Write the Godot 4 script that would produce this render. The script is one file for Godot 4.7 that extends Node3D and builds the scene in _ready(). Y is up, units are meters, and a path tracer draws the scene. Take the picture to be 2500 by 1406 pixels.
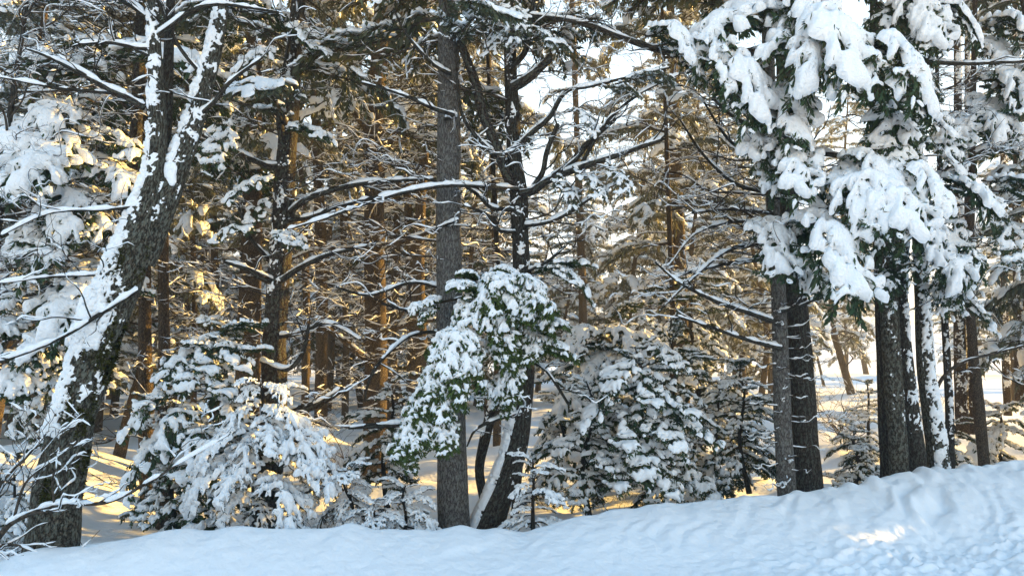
extends Node3D
# A snowy roadside forest in low backlight. Distances in metres, y up, the view runs along -z.
const FOCAL := 1931.5                       # focal length in photograph pixels (2500 wide)
const PITCH := 0.10472                      # the camera looks 6 degrees up
const EYE := 1.65

class Buf:                                  # vertices, normals, uvs, colours, triangles of one mesh
	var v := PackedVector3Array()
	var n := PackedVector3Array()
	var t := PackedVector2Array()
	var c := PackedColorArray()
	var i := PackedInt32Array()
	var m: ArrayMesh
	func tri(a: int, b: int, d: int) -> void:
		i.push_back(a); i.push_back(b); i.push_back(d)
	func orient() -> void:                   # Godot's front faces run clockwise
		for k in range(0, i.size(), 3):
			var a := i[k]
			var b := i[k + 1]
			var d := i[k + 2]
			if (v[b] - v[a]).cross(v[d] - v[a]).dot(n[a] + n[b] + n[d]) > 0.0:
				i[k + 1] = d
				i[k + 2] = b
	func smooth() -> void:                   # area weighted normals from triangles that already run the same way
		n = PackedVector3Array()
		n.resize(v.size())
		for k in range(0, i.size(), 3):
			var a := i[k]
			var b := i[k + 1]
			var d := i[k + 2]
			var f := (v[d] - v[a]).cross(v[b] - v[a])
			n[a] += f
			n[b] += f
			n[d] += f
		for k in n.size():
			n[k] = n[k].normalized()
	func join(o: Buf, x: Transform3D) -> void:
		var at := v.size()
		v.append_array(x * o.v)
		n.append_array(Transform3D(x.basis.orthonormalized(), Vector3.ZERO) * o.n)
		t.append_array(o.t)
		c.append_array(o.c)
		var j := o.i.duplicate()
		for k in j.size():
			j[k] += at
		i.append_array(j)
	func mesh(mat: Material) -> ArrayMesh:
		if m != null:
			return m
		var a := []
		a.resize(Mesh.ARRAY_MAX)
		a[Mesh.ARRAY_VERTEX] = v
		a[Mesh.ARRAY_NORMAL] = n
		if t.size() == v.size():
			a[Mesh.ARRAY_TEX_UV] = t
		if c.size() == v.size():
			a[Mesh.ARRAY_COLOR] = c
		a[Mesh.ARRAY_INDEX] = i
		m = ArrayMesh.new()
		m.add_surface_from_arrays(Mesh.PRIMITIVE_TRIANGLES, a)
		m.surface_set_material(0, mat)
		return m

var rng := RandomNumberGenerator.new()
var rough := FastNoiseLite.new()            # shared wobble noise
var M := {}                                 # materials by name
var used := {}                              # how often each top-level name is taken
var tri_total := 0

# ---------------------------------------------------------------- layout helpers
func P(px: float, py: float, d: float) -> Vector3:      # the point d metres ahead that the photograph shows at that pixel
	var y := (703.0 - py) / FOCAL
	var f := cos(PITCH) - y * sin(PITCH)
	return Vector3((px - 1250.0) / FOCAL / f * d, EYE + (y * cos(PITCH) + sin(PITCH)) / f * d, -d)

func rf(a: float, b: float) -> float:
	return rng.randf_range(a, b)

func lin(r: float, g: float, b: float) -> Color:
	return Color(r, g, b).linear_to_srgb()

func numbered(called: String) -> String:
	var k: int = used.get(called, 0)
	used[called] = k + 1
	return called if k == 0 else "%s_%03d" % [called, k]

func thing(called: String, label: String, category: String, at: Vector3, group := "") -> Node3D:
	var o := Node3D.new()
	o.name = numbered(called)
	add_child(o)
	o.position = at
	o.set_meta("label", label)
	o.set_meta("category", category)
	if group != "":
		o.set_meta("group", group)
	return o

func part(called: String, b: Buf, mat: Material, parent: Node3D, x := Transform3D(), stuff := false) -> MeshInstance3D:
	var o := MeshInstance3D.new()
	o.name = called
	o.mesh = b.mesh(mat)
	o.transform = x
	if stuff:
		o.set_meta("kind", "stuff")
	parent.add_child(o, true)
	return o

func structure(called: String, b: Buf, mat: Material) -> MeshInstance3D:
	var o := part(numbered(called), b, mat, self)
	o.set_meta("kind", "structure")
	return o

# ---------------------------------------------------------------- materials
func noise_tex(kind: int, freq: float, colors: Array, offs: Array, size := 512, oct := 4, seed_ := 1, ret := -1) -> NoiseTexture2D:
	var f := FastNoiseLite.new()
	f.noise_type = kind
	f.frequency = freq
	f.fractal_octaves = oct
	f.seed = seed_
	if ret >= 0:
		f.cellular_return_type = ret
		f.domain_warp_enabled = true
		f.domain_warp_amplitude = 18.0
		f.domain_warp_frequency = 0.02
	var x := NoiseTexture2D.new()
	x.width = size
	x.height = size
	x.seamless = true
	x.noise = f
	var g := Gradient.new()
	g.offsets = PackedFloat32Array(offs)
	g.colors = PackedColorArray(colors)
	x.color_ramp = g
	return x

func bark(called: String, dark: Color, mid: Color, pale: Color, cell: float, relief: float, seed_: int, lichen := Color(0, 0, 0, 0)) -> void:
	var m := StandardMaterial3D.new()
	m.albedo_texture = noise_tex(FastNoiseLite.TYPE_CELLULAR, cell, [dark, mid, pale, pale.lerp(mid, 0.5)], [0.0, 0.2, 0.6, 1.0], 512, 2, seed_, FastNoiseLite.RETURN_DISTANCE2_SUB)
	m.heightmap_enabled = true
	m.heightmap_texture = noise_tex(FastNoiseLite.TYPE_CELLULAR, cell, [Color.BLACK, Color(0.6, 0.6, 0.6), Color.WHITE], [0.0, 0.25, 0.7], 512, 2, seed_, FastNoiseLite.RETURN_DISTANCE2_SUB)
	m.heightmap_scale = relief
	if lichen.a > 0.0:
		m.detail_enabled = true
		m.detail_blend_mode = BaseMaterial3D.BLEND_MODE_MIX
		m.detail_uv_layer = BaseMaterial3D.DETAIL_UV_1
		var clear := lichen
		clear.a = 0.0
		m.detail_albedo = noise_tex(FastNoiseLite.TYPE_SIMPLEX, 0.012, [clear, clear, lichen, lichen.lightened(0.15)], [0.0, 0.52, 0.66, 1.0], 512, 5, seed_ + 7)
	m.roughness = 0.9
	m.metallic_specular = 0.25
	M[called] = m

func make_materials() -> void:
	bark("bark_grey", lin(0.03, 0.026, 0.024), lin(0.10, 0.09, 0.083), lin(0.20, 0.185, 0.17), 0.03, 2.0, 3, Color(lin(0.26, 0.27, 0.24), 0.5))
	bark("bark_dark", lin(0.01, 0.008, 0.007), lin(0.04, 0.031, 0.025), lin(0.10, 0.083, 0.067), 0.03, 2.4, 5, Color(lin(0.15, 0.17, 0.13), 0.4))
	bark("bark_brown", lin(0.02, 0.014, 0.009), lin(0.08, 0.059, 0.04), lin(0.19, 0.145, 0.10), 0.03, 2.2, 8)
	bark("bark_maple", lin(0.012, 0.01, 0.007), lin(0.05, 0.043, 0.031), lin(0.15, 0.13, 0.10), 0.028, 3.0, 11, Color(lin(0.19, 0.20, 0.16), 0.65))
	var tw := StandardMaterial3D.new()
	tw.albedo_texture = noise_tex(FastNoiseLite.TYPE_SIMPLEX, 0.03, [lin(0.025, 0.02, 0.016), lin(0.10, 0.08, 0.06)], [0.2, 0.8], 128, 3, 4)
	tw.uv1_triplanar = true
	tw.uv1_scale = Vector3(4, 4, 4)
	tw.roughness = 0.9
	tw.metallic_specular = 0.2
	M.twig = tw
	var s := StandardMaterial3D.new()
	s.albedo_color = lin(0.89, 0.905, 0.92)
	s.roughness = 0.75
	s.metallic_specular = 0.3
	s.heightmap_enabled = true
	s.heightmap_texture = noise_tex(FastNoiseLite.TYPE_SIMPLEX, 0.02, [Color.BLACK, Color.WHITE], [0.1, 0.9], 512, 5, 21)
	s.heightmap_scale = 1.2
	s.uv1_triplanar = true
	s.uv1_world_triplanar = true
	s.uv1_scale = Vector3(1.7, 1.7, 1.7)
	M.snow = s
	var g: StandardMaterial3D = s.duplicate()
	g.heightmap_scale = 0.6
	g.uv1_scale = Vector3(0.9, 0.9, 0.9)
	M.ground_snow = g
	for k in [["needle", 0.045, 0.075, 0.035], ["cedar", 0.07, 0.105, 0.03], ["spruce", 0.03, 0.055, 0.04], ["dusty", 0.085, 0.10, 0.062], ["frosty", 0.16, 0.17, 0.125]]:
		var l := StandardMaterial3D.new()
		l.vertex_color_use_as_albedo = true
		l.albedo_color = lin(0.95, 0.95, 0.95)
		l.roughness = 0.65
		l.metallic_specular = 0.3
		l.backlight_enabled = true
		l.backlight = Color(0.55, 0.5, 0.2)
		l.cull_mode = BaseMaterial3D.CULL_DISABLED
		M[k[0]] = l
		M[k[0] + "_tone"] = Color(k[1], k[2], k[3])
	var ms := StandardMaterial3D.new()
	ms.vertex_color_use_as_albedo = true
	ms.roughness = 1.0
	ms.metallic_specular = 0.1
	M.moss = ms

# ---------------------------------------------------------------- shapes
func resample(p: PackedVector3Array, r: PackedFloat32Array, step: float) -> Array:     # a smooth curve through points and radii
	var q := PackedVector3Array()
	var s := PackedFloat32Array()
	for k in p.size() - 1:
		var a := p[maxi(k - 1, 0)]
		var d := p[mini(k + 2, p.size() - 1)]
		var n := maxi(1, int(ceil(p[k].distance_to(p[k + 1]) / step)))
		for j in n:
			var f := float(j) / n
			q.push_back(p[k].cubic_interpolate(p[k + 1], a, d, f))
			s.push_back(lerpf(r[k], r[k + 1], f))
	q.push_back(p[p.size() - 1])
	s.push_back(r[r.size() - 1])
	return [q, s]

func tube(b: Buf, p: PackedVector3Array, r: PackedFloat32Array, sides: int, bumps := 0.0, around := 1.0, along := 1.6) -> void:
	var at := b.v.size()
	var tan := (p[1] - p[0]).normalized()
	var e := tan.cross(Vector3(0.3, 0.1, -1.0)).normalized()
	var run := 0.0
	for k in p.size():
		var to := (p[mini(k + 1, p.size() - 1)] - p[maxi(k - 1, 0)]).normalized()
		e = (e - to * e.dot(to)).normalized()
		var f := to.cross(e)
		if k > 0:
			run += p[k].distance_to(p[k - 1])
		for j in sides + 1:
			var g := TAU * (j % sides) / sides
			var out := e * cos(g) + f * sin(g)
			var rad := r[k]
			if bumps > 0.0:
				var w := p[k] + out * r[k]
				rad *= 1.0 + bumps * (rough.get_noise_3d(w.x * 160, w.y * 40, w.z * 160) + 0.8 * rough.get_noise_3d(w.x * 520, w.y * 130, w.z * 520))
			b.v.push_back(p[k] + out * rad)
			b.n.push_back(out)
			b.t.push_back(Vector2(around * j / sides, run * along))
	for k in p.size() - 1:
		for j in sides:
			var a := at + k * (sides + 1) + j
			b.tri(a, a + sides + 1, a + 1)
			b.tri(a + 1, a + sides + 1, a + sides + 2)
	var tip := b.v.size()                    # close the far end
	b.v.push_back(p[p.size() - 1] + tan * r[r.size() - 1] * 0.5)
	b.n.push_back((p[p.size() - 1] - p[p.size() - 2]).normalized())
	b.t.push_back(Vector2(0, run * along))
	for j in sides:
		b.tri(tip - sides - 1 + j, tip, tip - sides + j)

func cap(b: Buf, p: PackedVector3Array, r: PackedFloat32Array, thick: float, fill: float, wide := 1.0) -> void:   # snow lying along the upper side of a limb
	var seed_ := rf(0, 900)
	var run := 0.0
	var open := -1
	var rows := []
	for k in p.size() + 1:
		var h := 0.0
		if k < p.size():
			if k > 0:
				run += p[k].distance_to(p[k - 1])
			var to := (p[mini(k + 1, p.size() - 1)] - p[maxi(k - 1, 0)]).normalized()
			var flat := 1.0 - smoothstep(0.5, 0.93, absf(to.y))
			var z := rough.get_noise_2d(run * 300.0, seed_) * 0.75 + rough.get_noise_2d(run * 1100.0, seed_ + 50) * 0.45
			h = (fill + z) * flat
			if h > 0.08:
				var side := to.cross(Vector3.UP).normalized()
				var up := side.cross(to).normalized()
				h = clampf(h, 0.25, 1.3)
				rows.push_back([p[k], side, up, r[k], h])
				continue
		if rows.size() > 2:
			var at := b.v.size()
			for q in rows.size():
				var w: Array = rows[q]
				var end := 0.12 if (q == 0 or q == rows.size() - 1) else (0.8 if (q == 1 or q == rows.size() - 2) else 1.0)
				var rx: float = (w[3] * wide + 0.004) * end
				var ry: float = (thick * w[4] * (0.55 + 0.45 * minf(1.0, w[3] / 0.02))) * end
				var mid: Vector3 = w[0] + w[2] * (w[3] * 0.55)
				for j in 7:
					var g := -0.3 + (PI + 0.6) * j / 5.0 if j < 6 else PI * 1.5
					var cx := cos(g) * rx
					var cy := sin(g) * ry if j < 6 else -0.1 * ry
					b.v.push_back(mid + w[1] * cx + w[2] * cy)
			for q in rows.size() - 1:
				for j in 7:
					var a := at + q * 7 + j
					var c := at + q * 7 + (j + 1) % 7
					b.tri(a, c, a + 7)
					b.tri(c, c + 7, a + 7)
		rows = []

# a lumpy sheet of snow over a grid: thick where the field is high, ending where it falls to zero
func sheet(b: Buf, field: PackedFloat32Array, base: PackedVector3Array, up: PackedVector3Array, nx: int, ny: int, deep: float, soft: float, under: float) -> void:
	var top := PackedInt32Array()
	var bot := PackedInt32Array()
	top.resize(nx * ny)
	bot.resize(nx * ny)
	for k in nx * ny:
		if field[k] > 0.0:
			var t := minf(field[k] / soft, 1.0)
			var h := deep * sqrt(t * (2.0 - t)) * (0.8 + 0.2 * minf(field[k] / (soft * 2.0), 2.0))
			top[k] = b.v.size()
			b.v.push_back(base[k] + up[k] * h)
			bot[k] = b.v.size()
			b.v.push_back(base[k] - up[k] * h * under)
	var edge := {}
	for j in ny - 1:
		for i in nx - 1:
			var q := [j * nx + i, j * nx + i + 1, (j + 1) * nx + i + 1, (j + 1) * nx + i]
			var inside := int(field[q[0]] > 0) + int(field[q[1]] > 0) + int(field[q[2]] > 0) + int(field[q[3]] > 0)
			if inside == 0:
				continue
			var ring := PackedInt32Array()
			var low := PackedInt32Array()
			for s in 4:
				var a: int = q[s]
				var d: int = q[(s + 1) % 4]
				if field[a] > 0:
					ring.push_back(top[a])
					low.push_back(bot[a])
				if (field[a] > 0) != (field[d] > 0):
					var key := mini(a, d) * 4 + (0 if absi(a - d) == 1 else 1)
					if not edge.has(key):
						edge[key] = b.v.size()
						b.v.push_back(base[a].lerp(base[d], clampf(field[a] / (field[a] - field[d]), 0.05, 0.95)))
					ring.push_back(edge[key])
					low.push_back(edge[key])
			for s in range(1, ring.size() - 1):
				b.tri(ring[0], ring[s], ring[s + 1])
				b.tri(low[0], low[s + 1], low[s])

# a bough: a bent axis with side twigs in its plane, needles along them and a sheet of snow on top. Local +x runs from the trunk to the tip.
# o: L length, W width, rise start angle, bend total bending, arch sideways droop, cover snow share, deep snow depth, leaf size, step leaf spacing, kind, cell
func bough(o: Dictionary) -> Dictionary:
	var L: float = o.L
	var W: float = o.W
	var ax := PackedVector2Array()
	var an := PackedFloat32Array()
	var pos := Vector2.ZERO
	var n := 40
	for k in n + 1:
		var f := float(k) / n
		var ang: float = o.rise - o.bend * pow(f, 1.3)
		ax.push_back(pos)
		an.push_back(ang)
		pos += Vector2(cos(ang), sin(ang)) * L * 1.25 / n
	var wob := rf(0, 1000)
	var arch: float = o.arch
	var at := func(u: float, v: float, h: float) -> Vector3:
		var f := clampf(u / L / 1.25, 0.0, 0.999) * n
		var k := int(f)
		var a := ax[k].lerp(ax[k + 1], f - k)
		var g := an[k]
		var y := -arch * v * v / (1.0 + absf(v)) + 0.07 * L * rough.get_noise_3d(u * 130 / L, v * 130 / L, wob) + 0.03 * L * rough.get_noise_3d(u * 420 / L, v * 420 / L, wob + 99)
		return Vector3(a.x - sin(g) * h * 0.6, a.y + y + h * (0.4 + 0.6 * cos(g)), v)
	# twigs in the plane: [from, to, half width of the snow they carry]
	var seg := []
	seg.push_back([Vector2(0.0, 0), Vector2(L * 0.5, rf(-0.03, 0.03) * L), 0.045 * L])
	seg.push_back([seg[0][1], Vector2(L, rf(-0.05, 0.05) * L), 0.05 * L])
	var u0: float = L * o.get("bare", 0.12)
	var side := 1.0
	var u := u0
	while u < L * 0.97:
		side = -side
		var f := (u - u0) / (L - u0)
		var len_ := W * 0.62 * (0.3 + 0.7 * sin(PI * pow(f, 0.75) * 0.88 + 0.2)) * rf(0.6, 1.15)
		var ang := side * rf(0.75, 1.15) * (1.0 - 0.35 * f)
		var from := Vector2(u, 0)
		var dir := Vector2(cos(ang), sin(ang))
		var mid := from + dir * len_ * 0.55
		var d2 := dir.rotated(-side * 0.3)
		var to := mid + d2 * len_ * 0.45
		var wd: float = rf(0.022, 0.036) * L * o.get("finger", 1.0)
		seg.push_back([from, mid, wd])
		seg.push_back([mid, to, wd * 0.85])
		var nsub := int(len_ / (L * 0.11))
		for k in nsub:
			var g := (k + rf(0.3, 0.8)) / (nsub + 0.4)
			var b0 := from.lerp(mid, g / 0.55) if g < 0.55 else mid.lerp(to, (g - 0.55) / 0.45)
			var s2 := 1.0 if k % 2 == 0 else -1.0
			seg.push_back([b0, b0 + dir.rotated(s2 * rf(0.6, 0.95)) * len_ * rf(0.25, 0.42) * (1.1 - g * 0.6), wd * 0.8])
		u += L * rf(0.055, 0.085)
	# wood
	var wood := Buf.new()
	for k in seg.size():
		if k > 1 and o.get("plain", false) and k % 3 != 0:
			continue
		var s: Array = seg[k]
		var p := PackedVector3Array()
		for j in 4:
			var w: Vector2 = s[0].lerp(s[1], j / 3.0)
			p.push_back(at.call(w.x, w.y, -0.012))
		var r0: float = (0.016 if k == 0 else 0.010 if k == 1 else 0.005) * (0.5 + 0.5 * L)
		tube(wood, p, PackedFloat32Array([r0, r0 * 0.85, r0 * 0.7, r0 * 0.5]), 5 if k < 2 else 3)
	wood.orient()
	# needles
	var leaf := Buf.new()
	var size: float = o.leaf
	var tone: Color = M[o.kind + "_tone"]
	for s in seg:
		var dir: Vector2 = (s[1] - s[0])
		var cnt := int(dir.length() / o.step)
		dir = dir.normalized()
		for k in cnt:
			var w: Vector2 = s[0] + dir * ((k + rng.randf()) * o.step)
			if w.x < u0:
				continue
			for sd in [-1.0, 1.0]:
				var d := dir.rotated(sd * rf(0.35, 1.0))
				var ln := size * rf(0.6, 1.25)
				var wd: float = ln * o.get("slim", 0.2) * rf(0.8, 1.3)
				var h0 := rf(-0.02, 0.004)
				if rng.randf() < 0.14:
					h0 = rf(0.3, 0.9) * o.deep
				var h1: float = h0 + rf(-0.75, 0.25) * ln * o.get("hang", 1.0)
				var a: Vector3 = at.call(w.x, w.y, h0)
				var e: Vector3 = at.call(w.x + d.x * ln, w.y + d.y * ln, h1)
				var axis := (e - a).normalized()
				var flat := axis.cross(Vector3(rf(-0.6, 0.6), 1.0, rf(-0.6, 0.6))).normalized()
				var mid := a.lerp(e, 0.55)
				var nn := flat.cross(axis).normalized()
				if nn.y < 0:
					nn = -nn
				var t := tone * rf(0.6, 1.35)
				t.g *= rf(0.94, 1.06)
				var i0 := leaf.v.size()
				leaf.v.append_array([a, mid + flat * wd, e, mid - flat * wd])
				leaf.n.append_array([nn, nn, nn, nn])
				leaf.c.append_array([t, t, t, t])
				leaf.i.append_array([i0, i0 + 1, i0 + 2, i0, i0 + 2, i0 + 3])
	leaf.orient()
	# snow
	var snow := Buf.new()
	var cell: float = o.cell
	var lo := Vector2(-0.02 * L, -W * 0.75)
	var nx := int(1.22 * L / cell)
	var ny := int(1.5 * W / cell)
	var field := PackedFloat32Array()
	field.resize(nx * ny)
	field.fill(-1.0)
	for s in seg:
		var a: Vector2 = s[0]
		var e: Vector2 = s[1] - s[0]
		var wd: float = s[2] * o.get("fat", 1.0)
		var m := wd * 1.6
		var x0 := maxi(0, int((minf(a.x, a.x + e.x) - m - lo.x) / cell))
		var x1 := mini(nx - 1, int((maxf(a.x, a.x + e.x) + m - lo.x) / cell) + 1)
		var y0 := maxi(0, int((minf(a.y, a.y + e.y) - m - lo.y) / cell))
		var y1 := mini(ny - 1, int((maxf(a.y, a.y + e.y) + m - lo.y) / cell) + 1)
		var ll := maxf(e.length_squared(), 1e-6)
		for j in range(y0, y1 + 1):
			for i in range(x0, x1 + 1):
				var w := Vector2(lo.x + i * cell, lo.y + j * cell) - a
				var f := clampf(w.dot(e) / ll, 0.0, 1.0)
				var val := 1.0 - (w - e * f).length() / wd
				if val > -0.6:
					var k := j * nx + i
					var old := field[k]
					# smooth union, so that neighbouring twigs carry one pad
					var mx := maxf(old, val)
					var mn := minf(old, val)
					field[k] = mx + 0.12 * maxf(0.0, 0.6 - (mx - mn))
	var base := PackedVector3Array()
	var up := PackedVector3Array()
	var cover: float = o.cover
	for j in ny:
		for i in nx:
			var x := lo.x + i * cell
			var y := lo.y + j * cell
			var k := j * nx + i
			field[k] += (cover - 0.5) * 1.2 + 1.0 * rough.get_noise_2d(x * 420 / L + wob, y * 420 / L) * o.get("ragged", 1.0) + 0.28 * o.get("crumb", 1.0) * rough.get_noise_2d(x * 1300 / L + wob, y * 1300 / L)
			if x < u0 * 0.6 or i == 0 or j == 0 or i == nx - 1 or j == ny - 1:
				field[k] = minf(field[k], -0.1)
			base.push_back(at.call(x, y, 0.004))
			var g := an[clampi(int(x / L / 1.25 * n), 0, n)]
			up.push_back(Vector3(-sin(g) * 0.75, 0.35 + 0.65 * cos(g), -0.0 + y * arch * 0.5).normalized())
	sheet(snow, field, base, up, nx, ny, o.deep, 1.1, 0.12)
	snow.smooth()
	return {"wood": wood, "leaf": leaf, "snow": snow, "tip": at.call(L, 0.0, 0.0), "kind": o.kind}

# a bare branch with side twigs; local +x runs outward. Returns the paths.
func branch_paths(L: float, r0: float, bend: float, sides: int, fork: float, wave: float) -> Array:
	var out := []
	var p := PackedVector3Array()
	var r := PackedFloat32Array()
	var n := 9
	var s := rf(0, 500)
	for k in n + 1:
		var f := float(k) / n
		p.push_back(Vector3(L * f, bend * L * f * f + wave * L * (0.1 * rough.get_noise_2d(f * 240, s) + 0.022 * rough.get_noise_2d(f * 900, s)) * f, wave * L * 0.14 * rough.get_noise_2d(f * 200, s + 90) * f))
		r.push_back(maxf(r0 * pow(1.0 - f, 0.8), 0.0025))
	out.push_back([p, r])
	for k in sides:
		var f := rf(0.18, 0.95)
		var i := int(f * n)
		var a := p[i].lerp(p[mini(i + 1, n)], f * n - i)
		var ang := rf(0.5, 1.1) * (1.0 if rng.randf() < 0.5 else -1.0)
		var len_ := L * fork * rf(0.35, 1.0) * (1.15 - f * 0.7)
		var q := PackedVector3Array()
		var t := PackedFloat32Array()
		var lift := rf(-0.25, 0.3)
		var s2 := rf(0, 500)
		for j in 6:
			var g := j / 5.0
			q.push_back(a + Vector3(cos(ang), 0, sin(ang)) * len_ * g + Vector3(0, (lift * g + bend * 0.4 * g * g) * len_ + len_ * 0.12 * rough.get_noise_2d(g * 260, s2) * g, 0))
			t.push_back(maxf(r[i] * 0.6 * (1.0 - g * 0.8), 0.0022))
		out.push_back([q, t])
		if len_ > 0.35:
			for z in 2:
				var c := q[2 + z]
				var a2 := ang + rf(0.4, 0.9) * (1.0 if z == 0 else -1.0)
				var l2 := len_ * rf(0.25, 0.5)
				out.push_back([PackedVector3Array([c, c + Vector3(cos(a2) * 0.5, rf(-0.1, 0.15), sin(a2) * 0.5) * l2, c + Vector3(cos(a2), rf(-0.2, 0.3), sin(a2)) * l2]), PackedFloat32Array([t[2] * 0.7, t[2] * 0.5, 0.002])])
	return out

func bare_branch(L: float, r0: float, bend: float, sides: int, fork: float, wave: float, thick: float, fill: float, fine := 0.07) -> Dictionary:
	var wood := Buf.new()
	var snow := Buf.new()
	for w in branch_paths(L, r0, bend, sides, fork, wave):
		var q: Array = resample(w[0], w[1], fine * 1.6)
		tube(wood, q[0], q[1], 5 if w[1][0] > 0.008 else 4)
		q = resample(w[0], w[1], fine)
		cap(snow, q[0], q[1], thick, fill)
	wood.orient()
	snow.smooth()
	return {"wood": wood, "snow": snow}

# ---------------------------------------------------------------- snow ground, bank and road
var crest_x := PackedFloat32Array()
var crest_d := PackedFloat32Array()
var crest_h := PackedFloat32Array()
var lumps := FastNoiseLite.new()

func crest_setup() -> void:
	for k in [[-900, 1400, 5.4], [-300, 1385, 5.9], [0, 1362, 6.1], [170, 1332, 6.25], [350, 1308, 6.45], [560, 1290, 6.7], [680, 1294, 6.8], [860, 1284, 7.0], [1000, 1303, 7.1], [1120, 1290, 7.25], [1280, 1298, 7.4], [1400, 1262, 7.6], [1550, 1244, 7.9], [1700, 1222, 8.2], [1900, 1213, 8.5], [2050, 1192, 8.9], [2200, 1162, 9.3], [2290, 1143, 9.7], [2500, 1135, 10.3], [3000, 1110, 12.0], [5000, 1050, 18.0]]:
		var p := P(k[0], k[1], k[2])
		crest_x.push_back(p.x)
		crest_d.push_back(k[2])
		crest_h.push_back(p.y)
	lumps.noise_type = FastNoiseLite.TYPE_SIMPLEX_SMOOTH
	lumps.fractal_type = FastNoiseLite.FRACTAL_NONE
	lumps.frequency = 1.0

func along_crest(x: float) -> Vector2:       # (depth of the crest, its height) at x
	var n := crest_x.size()
	if x <= crest_x[0]:
		return Vector2(crest_d[0], crest_h[0])
	for k in n - 1:
		if x < crest_x[k + 1]:
			var f := (x - crest_x[k]) / (crest_x[k + 1] - crest_x[k])
			f = f * f * (3.0 - 2.0 * f) * 0.5 + f * 0.5
			return Vector2(lerpf(crest_d[k], crest_d[k + 1], f), lerpf(crest_h[k], crest_h[k + 1], f))
	return Vector2(crest_d[n - 1] + (x - crest_x[n - 1]) * 0.33, crest_h[n - 1])

func bump(x: float, d: float, cx: float, cd: float, sx: float, sd: float, h: float) -> float:
	return h * exp(-pow((x - cx) / sx, 2.0) - pow((d - cd) / sd, 2.0))

func floor_height(x: float, d: float) -> float:      # the forest floor
	var h := -0.22 + 0.62 * smoothstep(13.0, 27.0, d + 0.25 * x) + 0.1 * lumps.get_noise_2d(x * 0.35, d * 0.35) + 0.05 * lumps.get_noise_2d(x * 1.1, d * 1.1 + 40)
	h += bump(x, d, -6.6, 10.6, 1.5, 2.2, 0.85) + bump(x, d, -4.6, 17.0, 0.75, 0.9, 0.95) + bump(x, d, -1.7, 12.5, 1.2, 0.8, 0.15) + bump(x, d, -8.5, 14, 2.5, 3.0, 0.5)
	h += 10.0 * smoothstep(60.0, 170.0, d) + 0.9 * smoothstep(30.0, 60.0, d)
	return h

func height(x: float, d: float) -> float:
	var c := along_crest(x)
	var s := d - c.x
	var w := 1.35 + 0.12 * clampf(x, -4, 8)
	var right := smoothstep(0.5, 4.0, x)
	if s > 1.6:
		return floor_height(x, d)
	if s >= 0.0:
		var f := smoothstep(0.0, 1.15, s)
		return lerpf(c.y + 0.03 * lumps.get_noise_2d(x * 2.3, 3.0) + 0.055 * (0.2 + 0.8 * smoothstep(0.5, 4.0, x)) * maxf(0.0, lumps.get_noise_2d(x * 4.2, s * 1.5 + 20.0)), floor_height(x, d), f)
	var t := clampf(-s / w, 0.0, 1.0)
	var prof := 1.0 - smoothstep(-0.12, 1.0, t) * 1.0
	prof = lerpf(prof, 1.0 - t, 0.25)
	var h := c.y * prof / 0.985
	# slumps that run down the face towards the right, stronger where the bank is seen side on
	var a := x * 0.86 - s * 0.5
	var slump := lumps.get_noise_2d(a * 3.3 + 0.6 * lumps.get_noise_2d(x * 1.3, s * 1.3), s * 0.55 - x * 0.2)
	slump *= 0.25 + 0.75 * smoothstep(-0.25, 0.5, lumps.get_noise_2d(x * 0.55, s * 0.7 + 7.0))
	h += (0.022 + 0.06 * right) * slump * sin(PI * minf(t * 1.1 + 0.12, 1.0))
	h += (0.03 * lumps.get_noise_2d(x * 2.3, 3.0) + 0.055 * (0.2 + 0.8 * right) * maxf(0.0, lumps.get_noise_2d(x * 4.2, s * 1.5 + 20.0))) * (1.0 - t) + 0.006 * lumps.get_noise_2d(x * 6.0, s * 6.0)
	# clods of ploughed snow along the foot
	var foot := exp(-pow((t - 0.95) / 0.3, 2.0)) if t < 1.0 else exp(-pow((-s / w - 1.0) / 0.5, 2.0))
	var cl := maxf(0.0, lumps.get_noise_2d(x * 5.2, s * 6.2) + 0.1) + 0.55 * maxf(0.0, lumps.get_noise_2d(x * 10.0, s * 12.0))
	h += (0.006 + 0.045 * smoothstep(1.0, 3.5, x)) * foot * cl
	h -= 0.09 * right * exp(-pow((x - 4.1) / 0.5, 2.0) - pow((t - 0.8) / 0.3, 2.0))      # scoop in the foot of the bank
	if t >= 1.0:
		h += 0.012 * lumps.get_noise_2d(x * 1.1, d * 2.6) + 0.006 * lumps.get_noise_2d(x * 4.0, d * 9.0) + 0.004 * lumps.get_noise_2d(x * 13.0, d * 13.0)
	return h

func spread(near: float, far: float, step: float, out_lo: float, out_hi: float) -> PackedFloat32Array:
	var a := PackedFloat32Array()
	var x := near
	var s := step
	var lo := []
	while x > out_lo:
		s *= 1.12
		x -= s
		lo.push_back(maxf(x, out_lo))
	lo.reverse()
	for k in lo:
		a.push_back(k)
	x = near
	while x < far:
		a.push_back(x)
		x += step
	s = step
	while x < out_hi:
		a.push_back(x)
		s *= 1.09
		x += s
	a.push_back(out_hi)
	return a

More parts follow.
